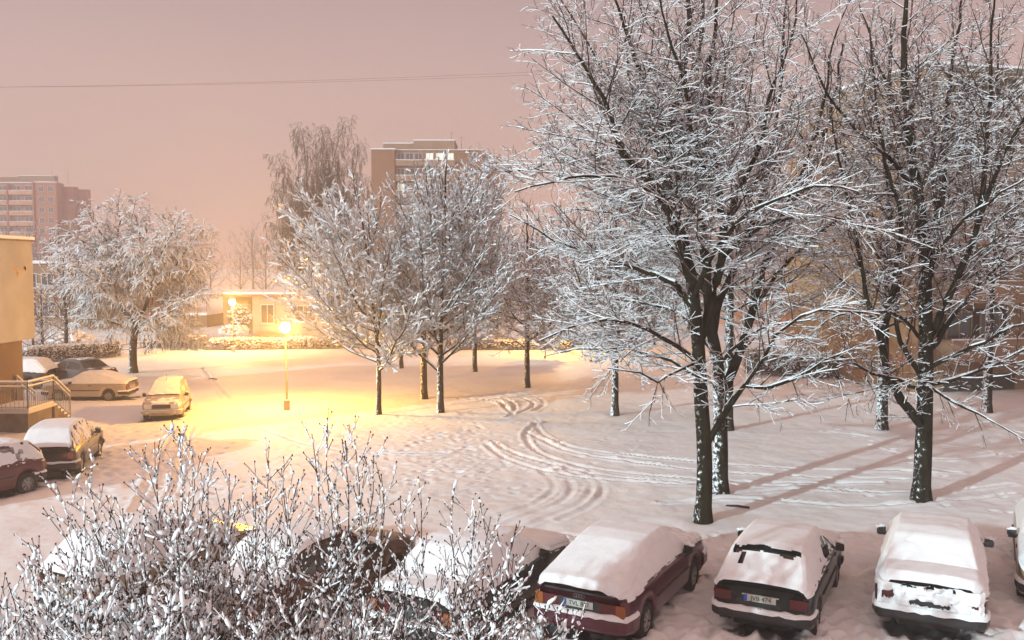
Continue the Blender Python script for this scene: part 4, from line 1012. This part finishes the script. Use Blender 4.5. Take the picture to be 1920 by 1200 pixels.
# twigs / litter lying on the snow
for k, (px, py, lb_) in enumerate(((400, 711, 'small dark drain cover edge showing in the lawn snow between the silver minivan and the willow'), (1385, 950, 'short dark stick lying on the snow beside the snow-flecked trunk'))):
    g = G(px, py); z = gz(g[0], g[1])
    tag(MB().tube([(g[0]-.3, g[1]+.1, z+.02), (g[0]-.05, g[1]-.02, z+.05), (g[0]+.25, g[1]-.12, z+.03)], .03, 6).build('stick', M['dark']), lb_ if k else 'short dark stick lying on the bright snow between the willow and the minivan', 'stick')

# ------------------------------------------------------------------ cars
def lerp_prof(prof, x):
    xs = [p[0] for p in prof]; zs = [p[1] for p in prof]; return np.interp(x, xs, zs)
def text_mesh(s, size):
    cu = bpy.data.curves.new('t', 'FONT'); cu.body = s; cu.size = size; cu.align_x = 'CENTER'; cu.align_y = 'CENTER'; cu.extrude = .002
    o = bpy.data.objects.new('t', cu); C.objects.link(o); dg = bpy.context.evaluated_depsgraph_get()
    me = bpy.data.meshes.new_from_object(o.evaluated_get(dg)); bpy.data.objects.remove(o); return me
class Car:
    def __init__(s, label, rear_axle, heading, prof, belt, W, wb, ro, fo, paint, cat='car', name='parked_car', group='cars parked in the yard', **k):
        s.o = dict(snow_t=.09, cover=lambda x, kk, sd: 1, seed=1, sides=None, rear='lamps', front='lamps', plate=None, wheelR=.30, tum=.34, sill=.24, **{})
        sc_ = k.pop('scale', 1.0); s.o.update(k); s.prof = prof; s.belt = belt; s.W = W; s.wb = wb; s.ro = ro; s.fo = fo; s.paint = paint
        z = gz(rear_axle[0], rear_axle[1])-.03
        s.cache = {}
        s.root = thing(name, (rear_axle[0], rear_axle[1], z), pi/2-heading, label, cat, group)
        s.root.scale = (sc_,)*3
        BARE.append((rear_axle[0], rear_axle[1], heading, -ro-.12, wb+fo-.25, W-.12))
        s.build()
    def ring(s, x):
        """points from underside centre up to roof centre on the left side: (y, z)"""
        W, ro, L = s.W, s.ro, s.wb+s.fo; sill = s.o['sill']; R = s.o['wheelR']+.045
        e = min(x+ro, L-x); w = W
        for (c, cc) in ((x+ro, .30), (L-x, .42)):
            if c < cc: w -= (cc-sqrt(max(0, cc*cc-(cc-c)**2)))*.42
        zt = float(lerp_prof(s.prof, x)); bl = float(lerp_prof(s.belt, x)); zt = max(zt, bl+.012); h = zt-bl
        z0 = sill+ .10*max(0, 1-(x+ro)/.35)+.06*max(0, 1-(L-x)/.4)
        for c in (0, s.wb):
            dx = abs(x-c)
            if dx < R: z0 = max(z0, s.o['wheelR']+sqrt(R*R-dx*dx))
        z0 = min(z0, bl-.12)
        ws = w*.93-h*s.o['tum']
        z1 = z0+.04; z2 = max(.52, z1+.01); z3 = max(bl-.10, z2+.01); 
        pts = [(0, sill+.02), (w*.62, sill+.02), (w*.62, max(z0, sill+.02)), (w*.955, z0), (w*.985, z1), (w, z2), (w*.995, z3), (w*.965, bl-.01)]
        a = (w*.935, bl+.008)
        b = (ws, zt-min(.055, h*.3))
        for t in (0, .12, .5, .9): pts.append((a[0]+(b[0]-a[0])*t+.012*sin(pi*t)*min(1, h*3), a[1]+(b[1]-a[1])*t))
        pts += [(ws-.02-.015*min(1, h*4), zt-.018*min(1, h*6)), (ws-.09, zt), (ws*.5, zt+.016), (0, zt+.022)]
        return pts      # 16 points: idx 7 shoulder, 8 belt, 9..11 side window, 12 roof edge, 13..15 top
    def surf(s, x, k):
        r = s.cr(x); i = int(min(max(k, 0), 14.999)); f = k-i; a, b = r[i], r[i+1]
        return (x, a[0]+(b[0]-a[0])*f, a[1]+(b[1]-a[1])*f)
    def cr(s, x):
        q = round(x, 4)
        if q not in s.cache: s.cache[q] = s.ring(q)
        return s.cache[q]
    def stations(s):
        xs = list(np.arange(-s.ro, s.wb+s.fo, .06))+[s.wb+s.fo]; return xs
    def patch(s, name, x0, x1, k0, k1, mat_, parent, off=.006, sides=(1, -1), n=14, m=6, hmin=None):
        Vv = []; F = []
        for sd in sides:
            b = len(Vv)
            for i in range(n+1):
                x = x0+(x1-x0)*i/n
                for j in range(m+1):
                    k = k0+(k1-k0)*j/m; p = s.surf(x, k); q = s.surf(x, k+.02 if k < 14.9 else k-.02); q2 = s.surf(x+.02, k)
                    t1 = Vector(q)-Vector(p); t1 = t1 if k < 14.9 else -t1; t2 = Vector(q2)-Vector(p); nn = t2.cross(t1); 
                    nn = nn.normalized() if nn.length > 1e-9 else Vector((0, 0, 1))
                    if nn.y < -.01 or (abs(nn.y) <= .01 and nn.z < 0): nn = -nn
                    p = Vector(p)+nn*off; Vv.append((p.x, p.y*sd, p.z))
            for i in range(n):
                for j in range(m):
                    a = b+i*(m+1)+j; F.append((a, a+1, a+m+2, a+m+1))
        return mesh_np(name, np.array(Vv), np.array(F), mat_, parent)
    def build(s):
        o = s.o; root = s.root; W, ro, wb, fo = s.W, s.ro, s.wb, s.fo; L = wb+fo
        xs = s.stations(); V = []; K = 16
        for x in xs:
            r = s.ring(x); V += [(x, y, z) for y, z in r]+[(x, -y, z) for y, z in r[::-1][1:-1]]
        kk = 2*K-2; F = []
        for i in range(len(xs)-1):
            for j in range(kk): a = i*kk+j; b = i*kk+(j+1) % kk; F.append((a, b, b+kk, a+kk))
        T = []
        for base, x in ((0, xs[0]), ((len(xs)-1)*kk, xs[-1])):
            c = len(V); V.append((x, 0, .6)); T += [(c, base+j, base+(j+1) % kk) for j in range(kk)]
        body = mesh_np('body', np.array(V), [np.array(F), np.array(T)], s.paint, root)
        # windows
        g = o.get('glass', M['glass'])
        gx_ = o['win']       # dict: side (x0,x1), rear (x0,x1), front
        x0, x1 = gx_['side']; nw = gx_.get('n', 2)
        for q in range(nw):
            a = x0+(x1-x0)*q/nw+.03; b = x0+(x1-x0)*(q+1)/nw-.03
            for sd in (1, -1): s.patch('window', a, b, 8.7, 11.0, g, root, .007, (sd,))
        s.patch('rear_window', gx_['rear'][0], gx_['rear'][1], 12.6, 15, g, root, .008)
        s.patch('windscreen', gx_['front'][0], gx_['front'][1], 12.6, 15, g, root, .008)
        # side rubbing strip
        tr = MB()
        if o.get('trim', True):
            for sd in (1, -1):
                tr.tube([(x, sd*(W+.004), .56) for x in np.linspace(.42, wb-.42, 6)], .022, 5)
                for q in (wb*.36, wb*.80): tr.box((q-.09, sd*(W*.995)-.012, .80), (q+.09, sd*(W*.995)+.014, .835))
            tr.build('side_trim', o.get('trimmat', M['black']), root)
        # bumpers
        def bumper(end, nm):
            sgn = -1 if end == 'r' else 1; xe = -ro if end == 'r' else L
            path = [(xe-sgn*.42, W+.012), (xe-sgn*.18, W+.002), (xe-sgn*.02, W*.95), (xe+sgn*.04, W*.82), (xe+sgn*.06, W*.5), (xe+sgn*.068, 0)]
            path = path+[(a, -b) for a, b in path[::-1][1:]]; path = smooth_line([np.array(p) for p in path], .1)
            zb0, zb1 = o.get('bz', (.35, .52)); mb = MB(); n = len(path); Vv = []; Ff = []
            for i, p in enumerate(path):
                a = path[max(i-1, 0)]; b = path[min(i+1, n-1)]; t = (b-a)/np.linalg.norm(b-a); nn = np.array([t[1], -t[0]])*sgn
                nn = -nn if nn[0]*(p[0]-wb/2)+nn[1]*p[1] < 0 else nn
                q = p; 
                for dd, z in ((-.10, zb0), (-.01, zb0), (.025, zb0+.05), (.025, zb1-.04), (-.005, zb1), (-.10, zb1)): 
                    qq = q+nn*dd; Vv.append((qq[0], qq[1], z))
            for i in range(n-1):
                for j in range(6): a = i*6+j; b = i*6+(j+1) % 6; Ff.append((a, b, b+6, a+6))
            bo = mesh_np(nm, np.array(Vv), np.array(Ff), o.get('bumper', M['black']), root, smooth=False)
            sn = o.get('bsnow', .05)
            if sn and end in o.get('bsides', 'rf'):
                Vv = []; Ff = []; rs = np.random.RandomState(o['seed'])
                for i, p in enumerate(path):
                    a = path[max(i-1, 0)]; b = path[min(i+1, n-1)]; t = (b-a)/np.linalg.norm(b-a); nn = np.array([t[1], -t[0]])*sgn
                    nn = -nn if nn[0]*(p[0]-wb/2)+nn[1]*p[1] < 0 else nn
                    h = sn*rs.uniform(.6, 1.2); dr = rs.uniform(-.02, .012)
                    for dd, z in ((-.10, zb1), (-.09, zb1+h*.9), (-.03, zb1+h), (.02, zb1+h*.55), (.028, zb1-.01+dr)): qq = p+nn*dd; Vv.append((qq[0], qq[1], z))
                for i in range(n-1):
                    for j in range(4): a = i*5+j; Ff.append((a, a+1, a+6, a+5))
                mesh_np('snow', np.array(Vv), np.array(Ff), M['snow_car'], bo)
            return bo
        bumper('r', 'rear_bumper'); bumper('f', 'front_bumper')
        # lamps
        deck = float(lerp_prof(s.prof, -ro)); deck = max(deck, float(lerp_prof(s.belt, -ro)))
        tz0, tz1 = o.get('tz', (.62, .80)); ty0, ty1 = o.get('ty', (.42, .74))
        for sd in (1, -1):
            a = (-ro-.02, sd*ty0, tz0); b = (-ro+.05, sd*ty1*W/.83, tz1)
            m1 = MB().box((a[0], min(a[1], b[1]), a[2]), (b[0], max(a[1], b[1]), b[2])); tl = m1.build('tail_lamp', M['lens_red'], root)
            ya, yb = (sd*(ty1*W/.83-.13), sd*ty1*W/.83+sd*.012)
            MB().box((a[0]-.006, min(ya, yb), tz0+(.0 if o.get('amber', 1) else .1)), (b[0]+.1, max(ya, yb), tz1+.005)).build('indicator', M['lens_amber'] if o.get('amber', 1) else M['lens_red'], tl)
            hz0, hz1 = o.get('hz', (.60, .74)); hx = L-.04
            MB().box((L-.16, min(sd*.42, sd*.70*W/.83), hz0), (L+.012, max(sd*.42, sd*.70*W/.83), hz1)).build('headlamp', M['lens_clear'], root)
        MB().box((L-.05, -.40, o.get('hz', (.60, .74))[0]+.01), (L+.008, .40, o.get('hz', (.6, .74))[1]-.01)).build('grille', M['black'], root)
        if o.get('garnish'): MB().box((-ro-.012, -ty0, tz0), (-ro+.03, ty0, tz1)).build('rear_panel', o['garnish'], root)
        # plates
        def plate(xe, sgn, z, txt, nm):
            mb = MB().box((xe-.008, -.26, z-.056), (xe+.008, .26, z+.056)); po = mb.build(nm, M['plate'], root)
            yb = .26 if sgn < 0 else -.26
            MB().box((xe+sgn*.0095-.002, min(yb, yb-.05*(1 if sgn < 0 else -1)), z-.05), (xe+sgn*.0095+.002, max(yb, yb-.05*(1 if sgn < 0 else -1)), z+.05)).build('band', M['plate_blue'], po)
            me = text_mesh(txt, .105); me.materials.clear(); me.materials.append(M['ink'])
            t = bpy.data.objects.new('lettering', me); C.objects.link(t); t.parent = po
            t.location = (xe+sgn*.0105, -.015, z); t.rotation_euler = (pi/2, 0, -pi/2 if sgn < 0 else pi/2)
        if o['plate']: plate(-ro-o.get('px', .03), -1, o.get('pz', .70), o['plate'], 'number_plate')
        # mirrors
        mx_ = o.get('mirror', wb*.74)
        for sd in (1, -1):
            yb = sd*(W*.93); bl = float(lerp_prof(s.belt, mx_))
            mo = MB().box((mx_-.05, min(yb, yb+sd*.06), bl+.02), (mx_+.03, max(yb, yb+sd*.06), bl+.06)).box((mx_-.07, min(yb+sd*.06, yb+sd*.20), bl+.01), (mx_+.05, max(yb+sd*.06, yb+sd*.20), bl+.15)).build('wing_mirror', o.get('mirmat', M['black']), root)
            MB().box((mx_-.076, min(yb+sd*.08, yb+sd*.22), bl+.03), (mx_-.072, max(yb+sd*.08, yb+sd*.22), bl+.13)).build('mirror_glass', M['glass'], mo)
            if o.get('msnow', 1): V_, F_ = blobs(np.array([(mx_-.01, yb+sd*.12, bl+.165), (mx_-.01, yb+sd*.19, bl+.16)]), np.array([.075, .07]), flat=.5, seed=3); mesh_np('snow', V_, F_, M['snow_car'], mo)
        # wheels
        Rw = o['wheelR']
        for x in (0, wb):
            for sd in (1, -1):
                Vv = []; prof = [(.0, Rw*.60), (.0, Rw*.93), (.02, Rw), (.15, Rw), (.17, Rw*.93), (.175, Rw*.63), (.15, Rw*.60)]; n = 28
                for i in range(n):
                    a = 2*pi*i/n
                    for (dy, r) in prof: Vv.append((x+r*cos(a), sd*(W*.985-.175+dy), Rw+r*sin(a)-.03))
                m_ = len(prof); Ff = [(i*m_+j, ((i+1) % n)*m_+j, ((i+1) % n)*m_+(j+1) % m_, i*m_+(j+1) % m_) for i in range(n) for j in range(m_)]
                wo = mesh_np('wheel', np.array(Vv), np.array(Ff), M['tyre'], root)
                rb = MB(); yc = sd*(W*.985-.03)
                rb.disc((x, yc-sd*.05, Rw-.03), (0, 1, 0), Rw*.61, .03, 24); rb.disc((x, yc, Rw-.03), (0, 1, 0), Rw*.16, .03, 12)
                for q in range(7):
                    a = 2*pi*q/7; rb.tube([(x+Rw*.14*cos(a), yc, Rw-.03+Rw*.14*sin(a)), (x+Rw*.6*cos(a), yc-sd*.015, Rw-.03+Rw*.6*sin(a))], .028, 5)
                rb.tube([(x+Rw*.61*cos(a), yc, Rw-.03+Rw*.61*sin(a)) for a in np.linspace(0, 2*pi, 25)], .018, 5, cap=False)
                rb.build('rim', M['rim'], wo)
        # snow blanket
        rs = o['seed']; n1 = 190; n2 = 96; Vv = []; A = np.zeros((n1+1, n2+1)); klo = 6.6
        for i in range(n1+1):
            x = -ro-.0+(L+ro)*i/n1
            for j in range(n2+1):
                u = -1+2*j/n2; sd = 1 if u > 0 else -1; k = 15-abs(u)*(15-klo)
                p = s.surf(x, k)
                nx = s.surf(min(x+.04, L), k); dz = (nx[2]-p[2])/.04
                c = o['cover'](x, k, sd)
                nz = float(fbm(np.array(x*2.3+rs*9.7), np.array(u*3.1+rs*3), 3)); fz = float(vnoise(np.array(x*9.+rs), np.array(u*14.+rs)))
                c = c+(nz-.45)*.9+(fz-.5)*.7
                if x < -ro+.03 or x > L-.03: c = min(c, .5)
                A[i, j] = c
                top = min(1, max(0, (k-11.2)/1.5)); t = o['snow_t']*(.30+.70*top)*(.92+.16*nz+.05*(fz-.5))
                t *= min(1, max(.0, c*1.6))**.7; 
                t = max(t, .001)
                out = Vector((-dz*.8 if abs(dz) < 3 else 0, sd*(1.0 if k < 12 else .15), .25+top)).normalized() if top < 1 else Vector((-dz*.5, 0, 1)).normalized()
                Vv.append((p[0]+out.x*t, p[1]*sd+out.y*(t+.010), p[2]+out.z*t+.004))
        F = []
        for i in range(n1):
            for j in range(n2):
                if min(A[i, j], A[i+1, j], A[i, j+1], A[i+1, j+1]) > 0:
                    a = i*(n2+1)+j; F.append((a, a+1, a+n2+2, a+n2+1))
        if F: mesh_np('snow', np.array(Vv), np.array(F), M['snow_car'], root)
        if o.get('extra'): o['extra'](s)

def paint(name, c, metal=.25, rough=.32): return mat(name, c, rough, metal, coat=.4)
# profiles (x from the rear axle, z of the centre line)
HATCH = dict(prof=[(-.80, .86), (-.74, .93), (-.60, 1.0), (-.22, 1.36), (.0, 1.40), (.9, 1.42), (1.45, 1.38), (2.15, .98), (2.6, .93), (3.15, .84), (3.25, .72)],
             belt=[(-.80, .84), (0, .90), (2.2, .90), (3.0, .82), (3.25, .70)], W=.83, wb=2.47, ro=.78, fo=.76, win=dict(side=(-.35, 2.05), rear=(-.60, -.24), front=(1.52, 2.12)))
FAST = dict(prof=[(-.92, .90), (-.84, .99), (-.66, 1.02), (.35, 1.33), (.75, 1.38), (1.4, 1.36), (2.05, .97), (2.7, .90), (3.3, .78), (3.38, .68)],
            belt=[(-.92, .88), (0, .90), (2.2, .90), (3.0, .80), (3.38, .66)], W=.85, wb=2.54, ro=.92, fo=.84, win=dict(side=(-.2, 2.0), rear=(-.55, .32), front=(1.45, 2.02)))
SEDAN = dict(prof=[(-1.0, .88), (-.94, .99), (-.40, 1.02), (.15, 1.36), (.5, 1.42), (1.4, 1.40), (2.05, 1.0), (2.9, .90), (3.4, .80), (3.48, .68)],
             belt=[(-1.0, .86), (0, .92), (2.2, .92), (3.1, .82), (3.48, .66)], W=.86, wb=2.62, ro=.98, fo=.82, win=dict(side=(-.1, 2.0), rear=(-.36, .12), front=(1.46, 2.02), n=2))
MPV = dict(prof=[(-.72, .92), (-.66, 1.1), (-.50, 1.50), (-.2, 1.60), (1.2, 1.62), (1.75, 1.50), (2.55, 1.05), (3.05, .88), (3.25, .78), (3.32, .66)],
           belt=[(-.72, .9), (0, .98), (2.4, .96), (3.0, .84), (3.32, .64)], W=.87, wb=2.6, ro=.72, fo=.72, win=dict(side=(-.35, 2.3), rear=(-.66, -.5), front=(1.8, 2.5), n=3))
PM = dict(maroon=paint('maroon_paint', (.085, .012, .028)), green=paint('dark_green_paint', (.018, .030, .030)), dark=paint('dark_grey_paint', (.045, .035, .032)),
          silver=paint('silver_paint', (.42, .36, .30)), grey=paint('grey_paint', (.10, .095, .10)), brown=paint('brown_paint', (.10, .045, .025)),
          teal=paint('bluegrey_paint', (.05, .06, .065)), mar2=paint('wine_paint', (.10, .018, .018)), beige=paint('beige_paint', (.35, .26, .17)), white=paint('pale_paint', (.5, .5, .5)))
def axle(contact, heading, W, side):   # rear axle centre from one rear wheel's contact on the photo ground
    g = G(*contact); r = (cos(heading), -sin(heading)); k = -1 if side == 'R' else 1
    return (g[0]+k*r[0]*(W-.10), g[1]+k*r[1]*(W-.10))
def car(label, ax, hd, kindd, pnt, **k):
    a = dict(kindd); a.update(k); prof = a.pop('prof'); belt = a.pop('belt'); W = a.pop('W'); wb = a.pop('wb'); ro = a.pop('ro'); fo = a.pop('fo')
    return Car(label, ax, hd, prof, belt, W, wb, ro, fo, pnt, **a)
# coverage functions: x along, k ring position (7 shoulder, 8.7-11 side glass, 12+ top), sd side (+1 left)
def cov_full(x, k, sd): return 1 if k > 8.3 else (.05 if k > 7.6 else -1)
def cov_audi(x, k, sd):
    if x > 2.75: return .35 if k > 10 else (-.2 if k > 8 else -1)
    if x > 2.2: return .5 if k > 8.5 else -.3
    if x < -.86: return -1 if k < 9 else .45
    if k > 8.6: return 1
    if k > 7.4: return -.02 if 0 < x else .5
    return .1 if x < .0 else -.6
def cov_golf(x, k, sd):
    u_ = sd*(15-k); wv = .022*sin(u_*2.3+.6)+.012*sin(u_*6.1)
    if k > 12.72 and abs(x+.258-wv) < .030+.010*sin(u_*3.7): return -2
    if sd > 0 and 13.6 < k < 13.85 and -.48 < x < -.33: return -1
    if x < -.77: return -1
    if k >= 11.2: return 1
    if sd < 0 and 1.0 < x < 2.0 and 9 < k < 11: return .10
    if k > 8.6: return .55
    if k > 7.0: return .1 if x > 0 else .4
    return -.5
def cov_sedan(x, k, sd):
    if x < -.93: return .7 if k > 8 else 0
    if k > 7.8: return 1
    return .45 if k > 7 else .1
def rear_snow(s, z0, z1, y1, t=.05, gaps=()):
    ny, nz = 110, 26; Vv = []; A = []
    for i in range(ny+1):
        for j in range(nz+1):
            y = -y1+2*y1*i/ny; z = z0+(z1-z0)*j/nz; nn = float(vnoise(np.array(y*9+s.o['seed']), np.array(z*14.))); n2_ = float(vnoise(np.array(y*31+3), np.array(z*40.))); c = .62+(nn-.5)*1.1+(n2_-.5)*.5
            for (a, b, c0, c1) in gaps:
                dd_ = max(a-y, y-b, c0-z, z-c1)+(n2_-.5)*.035+(nn-.5)*.04
                c = min(c, dd_*25)
            A.append(c); e = min(1, (y1-abs(y))/.08, (z-z0)/.05+.1)
            Vv.append((-s.ro-.012-max(.002, t*(.4+nn)*min(1, max(c, 0)*2)*max(e, .05)), y, z))
    F = []
    for i in range(ny):
        for j in range(nz):
            a = i*(nz+1)+j
            if min(A[a], A[a+1], A[a+nz+1], A[a+nz+2]) > 0: F.append((a, a+nz+1, a+nz+2, a+1))
    if F: mesh_np('snow', np.array(Vv), np.array(F), M['snow_car'], s.root)
def spoiler(mat_k, z, x, w=.62):
    def f(s):
        MB().box((x-.06, -w, z), (x+.10, w, z+.045)).build('spoiler', M[mat_k], s.root)
    return f
def audi_extra(s):
    MB().box((-.965, -.60, .900), (-.86, .60, .935)).build('spoiler', M['black'], s.root)
    rg = MB()
    for q in range(4): rg.tube([(-.945, .06-q*.045+.03*cos(a), .845+.03*sin(a)) for a in np.linspace(0, 6.28, 14)], .004, 4, cap=False)
    rg.build('ring_badge', M['rim'], s.root)
def golf_extra(s):
    MB().tube([(-.845, .03*cos(a), .555+.03*sin(a)) for a in np.linspace(0, 6.28, 16)], .005, 4, cap=False).tube([(-.845, -.02, .575), (-.845, 0, .535), (-.845, .02, .575)], .004, 4).build('badge', M['rim'], s.root)
    MB().box((-.80, -.30, .765), (-.775, .30, .785)).build('trim_strip', M['beige_trim'] if 'beige_trim' in M else M['plate'], s.root)
h0 = radians(29)
car('maroon coupe under a smooth thick blanket of snow, plate TVL 867', axle((1205, 1193), h0, .85, 'R'), h0, FAST, PM['maroon'], cover=cov_audi, seed=3, snow_t=.11, plate='TVL 867', pz=.72, px=.035, bumper=PM['maroon'], bsnow=.07,
    tz=(.60, .79), ty=(.36, .76), garnish=M['black'], extra=audi_extra, bz=(.32, .56))
h1 = radians(27)
car('dark green hatchback with a crack in its rear window snow, plate JVB 474', axle((1524, 1182), h1, .83, 'R'), h1, HATCH, PM['green'], cover=cov_golf, seed=5, snow_t=.07, plate='JVB 474', pz=.73, px=.03, extra=golf_extra, amber=0, bsnow=.06, tz=(.64, .80), ty=(.48, .76), mirror=1.95)
h2 = radians(26)
car('dark sedan buried deepest in snow, both wing mirrors sticking out', axle((1836, 1182), h2, .86, 'R'), h2, SEDAN, PM['dark'], cover=cov_sedan, seed=8, snow_t=.15, bsnow=.10, tz=(.66, .82), ty=(.50, .78), garnish=M['black'], amber=0, plate=None, mirror=1.95,
    extra=lambda s: (MB().box((-1.02, -.33, .62), (-.99, .33, .74)).build('plate_recess', M['black'], s.root), rear_snow(s, .58, .98, .80, .10, ((-.28, .30, .655, .70), (-.05, .42, .935, .955), (.58, .72, .72, .80), (-.70, -.64, .72, .76)))))
h3 = radians(31)
car('snow-covered car cut off by the right edge of the view', (11.5, 18.7), radians(208), SEDAN, PM['beige'], cover=cov_full, seed=9, snow_t=.12, mirror=1.9)
h4 = radians(29)
car('grey car under smooth snow just left of the maroon coupe, its mirror hung with snow', (-1.15, 15.1), h4, SEDAN, PM['teal'], cover=cov_sedan, seed=12, snow_t=.11)
car('dark brown car with a bare bonnet behind the shrubs at centre', (-4.25, 15.3), h4, SEDAN, PM['brown'], cover=lambda x, k, sd: (-.6 if x > 2.2 else (1 if k > 11.8 else -.25)), seed=13, snow_t=.09)
car('car with red tail lamps mostly hidden behind the left-centre shrubs', (-7.3, 15.9), h4, HATCH, PM['beige'], cover=lambda x, k, sd: (-.4 if x > 2.5 else cov_full(x, k, sd)), seed=14, snow_t=.09)
# cars at the left
hm = radians(207)
car('wine red small car cut off by the left edge of the view', axle((50, 922), hm, .83, 'L'), hm, HATCH, PM['mar2'], cover=lambda x, k, sd: (.6 if k > 12 else (.12 if k > 8 else -.12)), seed=15, snow_t=.05, glass=M['frost'], msnow=1, ro=.58)
hw = radians(-13)
car('dark hatchback with blue-white snow on its rear window below the porch', (-13.68, 26.7), hw, HATCH, PM['dark'], cover=lambda x, k, sd: (1 if k > 12 else (.12 if k > 8.6 else (.05 if k > 6.8 else -.5))) if x > -.76 else -1, seed=16, snow_t=.08, glass=M['frost'], bsnow=.04, garnish=M['black'])
hs = radians(167)
car('silver minivan facing the camera on the yellow-lit snow', axle((357, 766), hs, .87, 'L'), hs, MPV, PM['silver'], scale=.88, plate=None, cover=lambda x, k, sd: (-.8 if 2.50 < x < 2.62 and k > 12 else (.75 if k > 12 and x < 2.5 else (.10 if k > 12 else (-.2 if k > 8 else -1)))), seed=17, snow_t=.05, glass=M['frost'], bumper=PM['silver'], bsnow=.015, hz=(.58, .78),
    extra=lambda s: (MB().box((3.385, -.42, .37), (3.40, .42, .44)).build('air_intake', M['black'], s.root), MB().box((3.385, -.26, .47), (3.402, .26, .55)).build('number_plate', M['plate'], s.root), [MB().disc((3.39, y_, .42), (1, 0, 0), .05, .03, 14).build('fog_lamp', M['lens_clear'], s.root) for y_ in (-.6, .6)], MB().tube([(1.5, 0, 1.6), (1.35, 0, 2.0)], .006, 4).build('aerial', M['black'], s.root)))
hc = radians(268)
car('silver coupe side-on under a smooth snow cap behind the steps', axle((203, 751), hc, .85, 'L'), hc, FAST, PM['silver'], scale=.9, cover=lambda x, k, sd: 1 if k > 7.7 else -1, seed=18, snow_t=.10)
hg = radians(298)
car('grey saloon with clear windows behind the silver coupe', (-21.6, 46.4), hg, SEDAN, PM['grey'], cover=lambda x, k, sd: (.05 if k > 13 and (.3 < x < 1.5 or x < -.4 or x > 2.1) else -1), seed=19, snow_t=.02, bsnow=0, msnow=0)
car('snow-capped car half hidden behind the cream building\'s corner', (-24.2, 46.0), radians(270), HATCH, PM['dark'], cover=cov_full, seed=20, snow_t=.16)

finish_ground()

# ------------------------------------------------------------------ the misty air
hz = MB().box((-330, -40, -1.4), (330, 330, 60)).v
m = bpy.data.materials.new('haze'); m.use_nodes = True; n = m.node_tree.nodes; n.clear()
oo = n.new('ShaderNodeOutputMaterial'); vv = n.new('ShaderNodeVolumePrincipled'); vv.inputs['Color'].default_value = (.95, .92, .93, 1)
vv.inputs['Density'].default_value = HAZE; vv.inputs['Anisotropy'].default_value = .72
m.node_tree.links.new(vv.outputs[0], oo.inputs['Volume'])
if HAZE > 0:
    ho = MB().box((-330, -40, -1.4), (330, 330, 60)).build('haze', m); tag(ho, 'pale misty night air over the whole yard', 'haze', kind='stuff')
